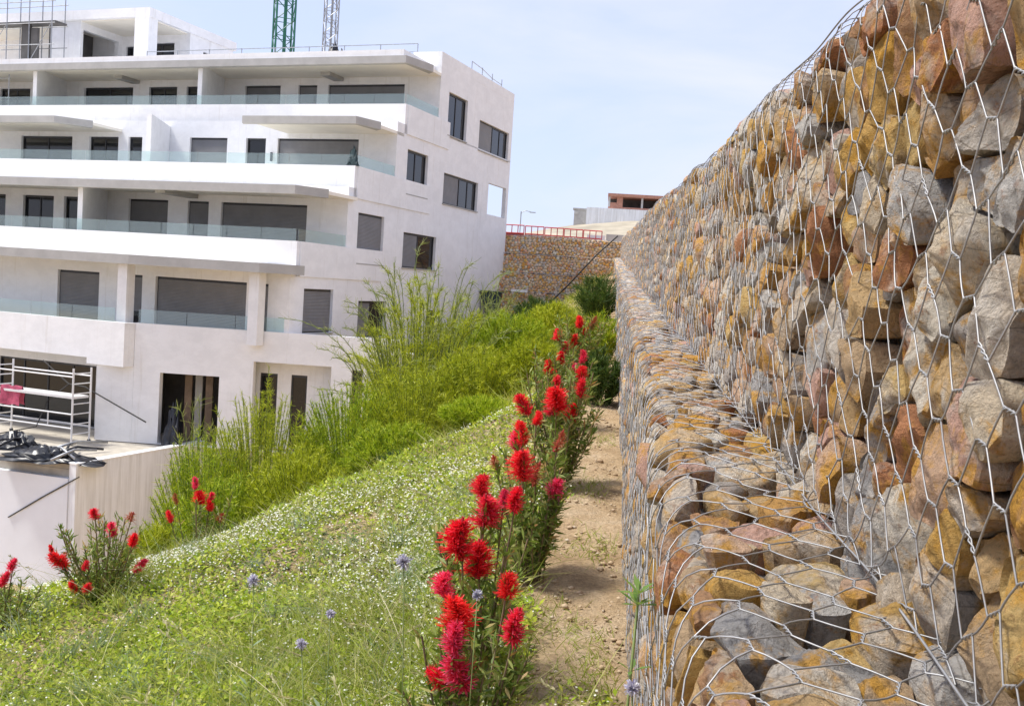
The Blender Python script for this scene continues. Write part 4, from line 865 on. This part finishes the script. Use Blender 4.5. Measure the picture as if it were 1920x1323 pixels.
# long thin seed stalks leaning over the bank
P, r = bank_points(900, 57, 1.5, 1.8, 6.0); k = len(P); P = P[:260]; k = len(P)
D = nrm(np.stack([r.normal(-0.15, 0.35, k), r.normal(0, 0.3, k), np.ones(k)], -1)); B = np.stack([r.normal(-0.2, 0.5, k), r.normal(0, 0.4, k), -r.uniform(0.1, 0.5, k)], -1); L = 0.25+0.3*r.random(k)
a = strands(P, D, L, 0.004, B, 6, 0.4); tips = P+D*L[:, None]*0.8+B*L[:, None]*0.64; td = nrm(D+1.7*B)
q = np.repeat(np.arange(k), 16); f_ = r.random(len(q))[:, None]; Q = tips[q]+td[q]*L[q][:, None]*0.22*f_; DD = nrm(td[q]+r.normal(0, 0.35, (len(q), 3)))
b = leaves(Q, DD, nrm(r.normal(size=(len(q), 3))), 0.022, 0.006)
Vv, Ff = join([a, b]); tag(link('seed_stalks', mesh_np('seed_stalks', Vv, Ff, 'pale_grass')), 'long pale seed stalks leaning over the grassy bank', 'grass', None, 'stuff')
# small weeds on the path
parts = []
r = np.random.default_rng(77)
for (x, y_, R_, n) in [(-0.20, 2.25, 0.13, 900), (0.0, 2.45, 0.15, 900), (-0.1, 3.0, 0.14, 700), (0.05, 2.0, 0.12, 600), (-0.02, 3.7, 0.1, 350), (-0.18, 1.95, 0.16, 1000), (0.02, 5.0, 0.1, 260), (-0.05, 6.3, 0.1, 260), (0.06, 7.9, 0.1, 200), (-0.24, 4.0, 0.1, 300), (-0.12, 2.15, 0.14, 1400), (0.03, 2.75, 0.12, 900), (-0.05, 1.8, 0.15, 1600), (-0.2, 2.7, 0.12, 800), (0.06, 3.4, 0.07, 300), (-0.10, 1.9, 0.16, 2200), (0.02, 2.25, 0.13, 1500), (-0.16, 2.5, 0.10, 1200)]:
    X, Y = x+r.normal(0, R_, n), y_+r.normal(0, R_*1.6, n); k = (X < 0.13); X, Y = X[k], Y[k]; n = len(X); P = np.stack([X, Y, terrain(X, Y)+0.008], -1)
    D = nrm(np.stack([r.normal(0, 0.7, n), r.normal(0, 0.7, n), np.ones(n)], -1)); parts.append(strands(P, D, 0.02+0.10*r.random(n)**2, 0.0045, np.stack([r.normal(0, 0.4, n), r.normal(0, 0.4, n), -0.2*np.ones(n)], -1), 2))
Vv, Ff = join(parts); tag(link('path_weeds', mesh_np('path_weeds', Vv, Ff, 'grass_blade')), 'sparse green weeds creeping over the dirt path', 'weeds', None, 'stuff')
# pebbles and clods on the path
r = np.random.default_rng(78); n = 3600; Y = 1.3*(16/1.3)**r.random(n); X = -0.42+0.57*r.random(n)
rad = (0.003+0.009*r.random(n)**4)*(1+0.05*Y); big = r.random(n) < 0.012; rad[big] *= 2.2
ph = (1+5**0.5)/2; ico = nrm(np.array([(-1, ph, 0), (1, ph, 0), (-1, -ph, 0), (1, -ph, 0), (0, -1, ph), (0, 1, ph), (0, -1, -ph), (0, 1, -ph), (ph, 0, -1), (ph, 0, 1), (-ph, 0, -1), (-ph, 0, 1)], float))
icf = np.array([(0, 11, 5), (0, 5, 1), (0, 1, 7), (0, 7, 10), (0, 10, 11), (1, 5, 9), (5, 11, 4), (11, 10, 2), (10, 7, 6), (7, 1, 8), (3, 9, 4), (3, 4, 2), (3, 2, 6), (3, 6, 8), (3, 8, 9), (4, 9, 5), (2, 4, 11), (6, 2, 10), (8, 6, 7), (9, 8, 1)])
VV = ico[None]*rad[:, None, None]*r.uniform(0.6, 1.25, (n, 12, 1))*np.array([1.2, 1, 0.7])+np.stack([X, Y, terrain(X, Y)+0.010+rad*0.25], -1)[:, None]
me = mesh_np('pebbles', VV.reshape(-1, 3), ((np.arange(n)*12)[:, None, None]+icf[None]).reshape(-1, 3), 'pebble')
tag(link('pebbles', me), 'loose pebbles and clods on the dirt path', 'pebbles', None, 'stuff')

# ------------------------------------------------------------------ bottlebrush shrubs
def brush_mesh(seed, L=1.0, R=0.30, n=820, nm='flower', mat='filament_red'):
    r = np.random.default_rng(seed); t = r.random(n); a = r.uniform(0, 2*PI, n); bow = 0.12*(seed % 3-1)
    ax = np.stack([bow*np.sin(PI*t), 0*t, (t-0.5)*L*0.90], -1); P = ax+np.stack([0.03*np.cos(a), 0.03*np.sin(a), 0*a], -1)
    env = np.clip(np.interp(t, [0, 0.12, 0.55, 0.85, 1.0], [0.55, 1.0, 0.95, 0.62, 0.25]), 0.2, 1)*(1+0.22*np.sin(2*a+seed)+0.15*np.sin(3*a+9*t+seed))
    up = 0.15+0.75*t+r.normal(0, 0.28, n); D = nrm(np.stack([np.cos(a), np.sin(a), up], -1)); ln = R*env*(0.65+0.5*r.random(n))
    V, F = strands(P, D, ln, 0.030, r.normal(0, 0.22, (n, 3)), 2, 0.3)
    return mesh_np(nm, V, F, mat)
BR_M = [brush_mesh(i) for i in range(4)]; BR_F = brush_mesh(9, 1.0, 0.30, 240, 'flower', 'filament_faded')
_cm = MB(); _cm.tube([(0, 0, -0.5), (0, 0, 0.46), (0, 0, 0.58)], 0.07, 6, 0.02); _co = _cm.build('flower_axis', 'flower_core'); CORE = _co.data; bpy.data.objects.remove(_co)
def bottlebrush(base, flowers, label, seed, height=0.6, spread=0.22, extra=14, nleaf=900, leafL=0.05, group='red bottlebrush shrubs', fade=0.12):
    r = np.random.default_rng(seed); bx, by = base; bz = float(terrain(bx, by)); B = np.array([bx, by, bz])
    root = tag(empty('bottlebrush_shrub', B), label, 'shrub', group)
    tips = [np.array(f[:3])-B for f in flowers]
    for _ in range(extra): a = r.uniform(0, 2*PI); q = spread*math.sqrt(r.random()); tips.append(np.array([q*math.cos(a), q*math.sin(a), height*(0.45+0.6*r.random())]))
    polys, lp, ld = [], [], []
    for t in tips:
        s0 = np.array([r.normal(0, 0.03), r.normal(0, 0.03), -0.02]); c = s0*0.3+t*np.array([0.55, 0.55, 0.35]); u = np.linspace(0, 1, 8)[:, None]; P = (1-u)**2*s0+2*u*(1-u)*c+u*u*t; polys.append(P)
        k = int(1.1*nleaf/len(tips)); uu = 0.15+0.85*r.random(k)**0.7; uu = uu[:, None]; Q = (1-uu)**2*s0+2*uu*(1-uu)*c+uu*uu*t; T = nrm(2*(1-uu)*(c-s0)+2*uu*(t-c))
        lp.append(Q+r.normal(0, 0.006, Q.shape)); ld.append(nrm(T*0.75+nrm(r.normal(size=Q.shape))*0.9))
    P = np.array(polys); Vs, Fs = polytubes(P, 0.0035, 5, np.tile(np.array([[0.9, 0.3, 0.1]]), (len(P), 1))); link('stems', mesh_np('stems', Vs, Fs, 'twig', True), root)
    lp, ld = np.concatenate(lp), np.concatenate(ld); n = len(lp); Vl, Fl = leaves(lp, ld, nrm(r.normal(size=(n, 3))+np.array([0, 0, 1.0])), leafL*(0.7+0.6*r.random(n)), leafL*0.20, 0.1)
    link('leaves', mesh_np('leaves', Vl, Fl, 'bottlebrush_leaf'), root)
    for i, f in enumerate(flowers):
        fd = r.random() < fade
        o = link('flower', BR_F if fd else BR_M[i % 4], root); o.location = tips[i]; L = f[3]*(2.0 if f[3] > 0.058 else 2.25)
        d = nrm((tips[i]*np.array([1.0, 1.0, 0.9])+np.array([0, 0, 0.25])+r.normal(0, 0.12, 3))[None])[0]
        o.rotation_euler = Vector(d).to_track_quat('Z', 'Y').to_euler(); k_ = r.uniform(0.8, 1.2); o.scale = (L*1.0*k_, L*1.0*k_, L*r.uniform(0.85, 1.15))
        c = link('flower_axis', CORE, o)
    return root
bottlebrush((-0.34, 2.85), [(-0.347, 2.72, 0.449, 0.054), (-0.422, 2.78, 0.41, 0.033), (-0.38, 2.75, 0.61, 0.059), (-0.362, 2.70, 0.557, 0.051), (-0.201, 2.80, 0.573, 0.045), (-0.238, 2.86, 0.671, 0.039), (-0.415, 2.80, 0.677, 0.036)],
            'nearest red bottlebrush shrub beside the path, at the bottom of the row', 1, 0.45, 0.2, 16, 1500, 0.055)
bottlebrush((-0.36, 3.42), [(-0.436, 3.25, 0.695, 0.082), (-0.385, 3.32, 0.612, 0.071), (-0.377, 3.35, 0.774, 0.05), (-0.391, 3.4, 0.852, 0.043), (-0.265, 3.3, 0.837, 0.043), (-0.315, 3.38, 0.818, 0.032)],
            'bottlebrush shrub with the largest crimson flower, second along the path', 2, 0.6, 0.2, 16, 1500, 0.055)
bottlebrush((-0.28, 4.5), [(-0.324, 4.3, 0.773, 0.071), (-0.27, 4.38, 0.724, 0.062), (-0.457, 4.4, 0.757, 0.04), (-0.172, 4.4, 0.664, 0.043), (-0.356, 4.45, 0.894, 0.062), (-0.378, 4.5, 0.856, 0.043), (-0.186, 4.5, 0.864, 0.043), (-0.30, 4.6, 0.95, 0.03)],
            'third bottlebrush shrub along the path, two bright red flowers side by side', 3, 0.65, 0.22, 22, 1900, 0.06, fade=0.2)
bottlebrush((-0.24, 6.3), [(-0.488, 6.15, 0.825, 0.067), (-0.282, 6.1, 0.881, 0.095), (-0.311, 6.2, 0.821, 0.067), (-0.135, 6.2, 0.953, 0.06), (-0.181, 6.25, 0.787, 0.05), (-0.147, 6.4, 1.033, 0.047), (-0.30, 6.4, 0.97, 0.04)],
            'fourth bottlebrush shrub along the path, a dense red cluster at its centre', 4, 0.75, 0.26, 26, 2000, 0.065)
bottlebrush((-0.36, 8.4), [(-0.471, 8.3, 0.906, 0.076), (-0.377, 8.4, 0.985, 0.05), (-0.259, 8.35, 0.912, 0.045), (-0.20, 8.5, 1.0, 0.05), (-0.42, 8.4, 0.84, 0.05)],
            'fifth bottlebrush shrub along the path, few flowers before the green broom', 5, 0.7, 0.28, 26, 1800, 0.07)
bottlebrush((-0.36, 11.6), [(-0.362, 11.5, 0.972, 0.106), (-0.572, 11.5, 1.045, 0.075), (-0.334, 11.6, 1.205, 0.087), (-0.167, 11.6, 1.204, 0.075), (-0.47, 11.5, 0.909, 0.056), (-0.25, 11.6, 1.1, 0.06)],
            'farthest red bottlebrush shrub, at the top of the row by the gabion', 6, 0.75, 0.34, 26, 1800, 0.08)
bottlebrush((-3.0, 5.75), [(-2.985, 5.6, 0.034, 0.039), (-3.177, 5.55, -0.252, 0.054), (-3.257, 5.6, -0.203, 0.027), (-2.874, 5.6, -0.05, 0.039), (-2.776, 5.65, 0.023, 0.033), (-2.738, 5.6, -0.103, 0.042), (-2.691, 5.6, -0.256, 0.048), (-3.047, 5.5, -0.388, 0.039), (-2.955, 5.5, -0.385, 0.03), (-3.033, 5.6, -0.288, 0.03)],
            'bottlebrush shrub on the left of the bank, pink red flowers before the low white wall', 7, 0.5, 0.26, 30, 2000, 0.05, fade=0.15)
bottlebrush((-3.42, 5.45), [(-3.306, 5.3, -0.223, 0.037), (-3.358, 5.3, -0.313, 0.046)], 'bottlebrush shrub cut by the left edge of the picture', 8, 0.3, 0.18, 14, 700, 0.05, fade=0)
bottlebrush((-3.6, 8.7), [(-3.6, 8.5, -0.386, 0.051), (-3.545, 8.5, -0.513, 0.069), (-3.457, 8.5, -0.579, 0.06), (-3.337, 8.5, -0.681, 0.051), (-3.769, 8.5, -0.547, 0.046), (-3.822, 8.5, -0.713, 0.051), (-3.446, 8.5, -0.495, 0.037)],
            'bottlebrush shrub with orange red flowers behind the crest of the bank', 9, 0.9, 0.3, 20, 1400, 0.06, fade=0.25)

# ------------------------------------------------------------------ broom shrubs
def broom(x, y_, ztop, spread, label, seed, mat='broom_green', nst=70, ntw=70, wisp=0.0, tl=0.16, wd=0.007, lean=(0, 0), group='green broom shrubs on the bank'):
    r = np.random.default_rng(seed); bz = float(terrain(x, y_)); H = ztop-bz; B = np.array([x, y_, bz]); root = tag(empty('broom_shrub', B), label, 'shrub', group)
    a = r.uniform(0, 2*PI, nst); el = np.arcsin(np.clip(r.uniform(0.05, 1.0, nst), 0, 1)); rr = 0.80+0.20*r.random(nst); rr = np.where(r.random(nst) < 0.03, rr*1.12, rr); q = np.cos(el)
    hh = H*(0.28+0.72*np.sin(el))*rr; tip = np.stack([spread*q*np.cos(a)*rr+lean[0]*hh, spread*q*np.sin(a)*rr+lean[1]*hh, hh], -1)
    s0 = np.stack([0.42*spread*q*np.cos(a), 0.42*spread*q*np.sin(a), -0.05+0*q], -1); c = s0+(tip-s0)*(np.array([0.28, 0.28, 0.70]) if wisp == 0 else np.array([0.35, 0.35, 1.0]))
    if wisp > 0: tip = tip+np.stack([r.normal(0, wisp, nst), r.normal(0, wisp, nst), -np.abs(r.normal(0, wisp*0.3, nst))], -1)
    u = np.linspace(0, 1, 5 if wisp == 0 else 8)[None, :, None]; P = (1-u)**2*s0[:, None]+2*u*(1-u)*c[:, None]+u*u*tip[:, None]
    Vs, Fs = polytubes(P, 0.003 if wisp == 0 else 0.006, 3, np.tile(np.array([[0.8, 0.5, 0.1]]), (nst, 1))); link('stems', mesh_np('stems', Vs, Fs, 'green_stem', True), root)
    i = np.repeat(np.arange(nst), ntw); n = len(i); uu = (0.10+0.90*r.random(n)**(0.55 if wisp == 0 else 1.0))[:, None]
    Q = (1-uu)**2*s0[i]+2*uu*(1-uu)*c[i]+uu*uu*tip[i]; T = nrm(2*(1-uu)*(c[i]-s0[i])+2*uu*(tip[i]-c[i])+1e-6)
    D = nrm(T*0.7+r.normal(0, 0.62, (n, 3))+np.array([0, 0, 0.15])); L = tl*(0.35+0.9*r.random(n))*(1.2-0.4*uu[:, 0])
    bd = r.normal(0, 0.16, (n, 3))+np.array([0, 0, 0.12]); Vl, Fl = spikes(Q, D, L, wd*1.35, bd) if wisp == 0 else strands(Q, D, L, wd, bd, 2, 0.6); link('foliage', mesh_np('foliage', Vl, Fl, mat), root)
    return root
SH = [(-4.40, 10.7, -0.20, 0.70, 'broom_green', 'low broom shrub nearest the sloping side of the white wall'), (-3.95, 11.3, 0.25, 0.90, 'broom_lime', 'rounded broom shrub below the open doorway of the ground floor'),
      (-3.05, 11.9, 0.30, 0.85, 'broom_green', 'bright green broom shrub in the middle of the hedge'), (-3.72, 9.6, -0.48, 0.62, 'broom_green', 'low broom shrub at the front of the hedge, behind the bottlebrush'),
      (-3.05, 9.9, -0.20, 0.70, 'broom_lime', 'feathery broom shrub just behind the crest of the bank'), (-2.35, 12.2, 0.62, 0.85, 'broom_lime', 'tall dense broom shrub at the centre of the hedge'),
      (-2.15, 10.3, 0.08, 0.62, 'broom_green', 'broom shrub in front of the tallest wispy one'), (-1.60, 12.7, 0.80, 0.70, 'broom_lime', 'upright yellow green broom shrub right of the wispy one'),
      (-1.45, 15.4, 1.25, 0.80, 'broom_green', 'tall broom shrub near the end of the hedge'), (-0.95, 13.0, 0.92, 0.42, 'broom_lime', 'narrow broom shrub beside the red row'),
      (-0.95, 17.6, 1.35, 0.6, 'broom_lime', 'broom shrub behind the red row, below the distant gabion'), (-1.30, 10.8, 0.32, 0.52, 'broom_green', 'broom shrub at the upper end of the grassy crest'),
      (-3.35, 8.9, -0.86, 0.50, 'broom_dark', 'dark shrub under the orange red bottlebrush flowers'), (-3.98, 8.5, -0.80, 0.36, 'broom_lime', 'small green shrub left of the orange red flowers'),
      (-2.3, 18.8, 1.15, 0.8, 'broom_green', 'broom shrub below the far corner of the building'), (-1.6, 24.0, 1.45, 0.9, 'broom_dark', 'distant darker shrub on the slope before the far gabion'), (-3.4, 22.0, 0.9, 1.0, 'broom_dark', 'distant shrub under the dark bin')]
for i, (x, y_, zt, sp, mt, lb) in enumerate(SH): broom(x, y_, zt, sp, lb, 100+i, mt, 330, 90, 0.0, 0.085 if y_ < 14 else 0.12, 0.0062 if y_ < 14 else 0.008)
broom(-2.75, 14.6, 1.65, 1.25, 'tallest broom shrub, a bright core with long bare arching stems', 130, 'broom_lime', 130, 140, 0.08, 0.13, 0.008)
broom(-2.75, 14.9, 2.15, 1.75, 'pale wispy broom with thin arching stems against the white side wall', 131, 'broom_pale', 95, 60, 0.22, 0.15, 0.0075)
broom(-2.05, 16.8, 1.95, 0.6, 'pale slender broom against the far corner of the building', 132, 'broom_pale', 34, 40, 0.14, 0.22, 0.008)
broom(-5.9, 14.0, -0.30, 0.6, 'sparse pale broom in front of the open ground floor doorway', 133, 'broom_pale', 28, 44, 0.10, 0.2, 0.008)
broom(-2.55, 8.75, -0.62, 0.42, 'dark growth standing in for shade at the foot of the hedge, below the centre of the crest', 137, 'broom_dark', 90, 90, 0, 0.07, 0.006)  # dark foliage added to paint the shade under the hedge
broom(-1.75, 9.35, -0.12, 0.40, 'dark growth standing in for shade at the foot of the hedge, near its upper end', 138, 'broom_dark', 90, 90, 0, 0.07, 0.006)  # likewise dark in colour for the shade at the hedge base
broom(-0.06, 9.7, 1.02, 0.26, 'dark green shrub growing against the foot of the gabion', 134, 'broom_dark', 60, 70, 0, 0.11, 0.009)
broom(-0.10, 12.6, 1.35, 0.32, 'green shrub between the red row and the gabion wall', 135, 'broom_green', 50, 60, 0, 0.14, 0.009)
broom(-0.25, 21.5, 2.05, 0.55, 'distant dull green shrub at the foot of the far gabion wall', 136, 'broom_dark', 60, 60, 0.05, 0.22, 0.012)

r = np.random.default_rng(91); n = 60000; Y = 8.0*(52/8.0)**r.random(n); X = -0.35-(0.32*Y+1.5)*r.random(n); k = (r.random(n) < np.clip(0.6+0.6*snoise(X, Y, 93, 3, 0.8), 0, 1)) & ~crest_ok(X, Y); X, Y = X[k], Y[k]; n = len(X)
P = np.stack([X, Y, terrain(X, Y)-0.01], -1); D = nrm(np.stack([r.normal(0, 0.4, n), r.normal(0, 0.4, n), np.ones(n)], -1))
V, F = spikes(P, D, (0.10+0.30*r.random(n)**2)*(1+0.01*Y), 0.010+0.0010*Y, np.stack([r.normal(0, 0.4, n), r.normal(0, 0.4, n), -0.2*np.ones(n)], -1))
tag(link('rough_grass', mesh_np('rough_grass', V, F, 'grass_blade')), 'rough grass on the slope between the bank and the building', 'grass', None, 'stuff')
# ------------------------------------------------------------------ single wild plants in the foreground
def thistle(p, rad, label, seed, stem_to=None):
    r = np.random.default_rng(seed); p = np.array(p); bx, by = (p[0]+r.normal(0, 0.03), p[1]+r.normal(0, 0.03)); bz = float(terrain(bx, by)); B = np.array([bx, by, bz])
    root = tag(empty('wildflower', B), label, 'wildflower', 'blue headed wildflowers on the bank'); t = p-B
    MB().tube([(0, 0, -0.01), tuple(t*0.5+np.array([0.012, 0, 0])), tuple(t)], 0.0015, 5).build('stem', 'green_stem', root, True)
    n = 150; D = nrm(r.normal(size=(n, 3))+np.array([0, 0, 0.35])); V, F = strands(np.tile(t, (n, 1)), D, rad*0.85*(0.75+0.35*r.random(n)), 0.0045, r.normal(0, 0.1, (n, 3)), 2, 0.4)
    link('flower_head', mesh_np('flower_head', V, F, 'blue_floret'), root)
    k = 9; u = r.uniform(0.08, 0.7, k)[:, None]; a = r.uniform(0, 2*PI, k); D = nrm(np.stack([np.cos(a), np.sin(a), 0.5+0*a], -1)); V, F = leaves(t*u, D, np.tile([[0, 0, 1.0]], (k, 1)), 0.06, 0.012); link('leaves', mesh_np('leaves', V, F, 'glaucous_leaf'), root)
thistle((-0.465, 2.4, 0.849), 0.024, 'tallest blue headed wildflower, left of the big crimson flower', 1)
thistle((-1.134, 3.2, 0.504), 0.026, 'pale lilac wildflower high on the left of the bank', 2)
thistle((-0.657, 2.2, 0.691), 0.016, 'small whitish wildflower on a straight stem low on the bank', 3)
thistle((-0.699, 2.6, 0.628), 0.016, 'small lilac wildflower in the middle of the grass', 4)
thistle((-0.297, 2.6, 0.719), 0.018, 'blue wildflower among the nearest red bottlebrush flowers', 5)
thistle((0.098, 1.9, 0.787), 0.020, 'blue wildflower at the foot of the gabion, beside the green weed', 6)
def weed(base, tip, label, seed):
    r = np.random.default_rng(seed); bx, by = base; bz = float(terrain(bx, by)); B = np.array([bx, by, bz]); root = tag(empty('weed_plant', B), label, 'weed'); t = np.array(tip)-B
    MB().tube([(0, 0, -0.01), tuple(t*0.5), tuple(t)], 0.0045, 6, 0.003).build('stem', 'green_stem', root, True)
    P, D, L = [], [], []
    for u, k, ln in ((1.0, 9, 0.055), (0.97, 8, 0.05), (0.80, 4, 0.045), (0.58, 5, 0.075), (0.42, 4, 0.08), (0.25, 4, 0.08), (0.12, 4, 0.07)):
        for i in range(k): a = 2*PI*i/k+r.uniform(-0.3, 0.3); P.append(t*u); D.append((math.cos(a), math.sin(a), r.uniform(0.15, 0.7) if u < 0.95 else r.uniform(0.0, 0.9))); L.append(ln*r.uniform(0.8, 1.2))
    P, D, L = np.array(P), nrm(np.array(D)), np.array(L); V, F = leaves(P, D, np.tile([[0, 0, 1.0]], (len(P), 1)), L, L*0.22); link('leaves', mesh_np('leaves', V, F, 'weed_leaf'), root)
weed((0.085, 2.06), (0.105, 2.05, 0.93), 'leafy green weed with a leaf rosette growing against the gabion', 1)
def tuft(p, n, L, mat, label, seed, spread=0.03, w=0.004, lean=0.35, bend=0.4):
    r = np.random.default_rng(seed); x, y_ = p; bz = float(terrain(x, y_)); root = tag(empty('grass_tuft', (x, y_, bz)), label, 'grass tuft', 'grass tufts on the bank')
    P = np.stack([r.normal(0, spread, n), r.normal(0, spread, n), -0.005+0*r.random(n)], -1); D = nrm(np.stack([r.normal(0, lean, n), r.normal(0, lean, n), np.ones(n)], -1)); B = np.stack([r.normal(0, bend, n), r.normal(0, bend, n), -r.uniform(0.1, 0.5, n)], -1)
    V, F = strands(P, D, L*(0.4+0.6*r.random(n)), w, B, 5); link('blades', mesh_np('blades', V, F, mat), root)
tuft((-0.93, 2.5), 170, 0.20, 'dry_grass', 'dry brown feathery grass tuft in the lower left foreground', 1, 0.03, 0.0025, 0.22, 0.25)
tuft((-0.50, 2.1), 60, 0.26, 'grass_blade', 'fresh arching grass tuft left of the nearest red shrub', 2, 0.05, 0.004)
tuft((-0.30, 2.35), 50, 0.30, 'pale_grass', 'pale arching grass blades in front of the nearest red shrub', 3, 0.05, 0.0035, 0.4, 0.7)
tuft((-0.17, 2.5), 40, 0.24, 'pale_grass', 'pale grass tuft between the nearest red shrub and the path', 4, 0.05, 0.0035, 0.4, 0.7)
tuft((-0.72, 1.95), 70, 0.22, 'glaucous_leaf', 'grey green broad bladed tuft at the bottom edge', 5, 0.06, 0.009, 0.5, 0.4)
tuft((-1.35, 2.75), 60, 0.26, 'pale_grass', 'pale grass tuft on the left of the bank', 6, 0.05, 0.0035, 0.35, 0.5)
tuft((-1.0, 2.0), 80, 0.20, 'grass_blade', 'green grass tuft beside the dry brown one', 7, 0.06, 0.004)
tuft((-0.45, 3.0), 40, 0.34, 'dry_grass', 'orange dry stalks between the two nearest red shrubs', 8, 0.05, 0.0035, 0.3, 0.5)
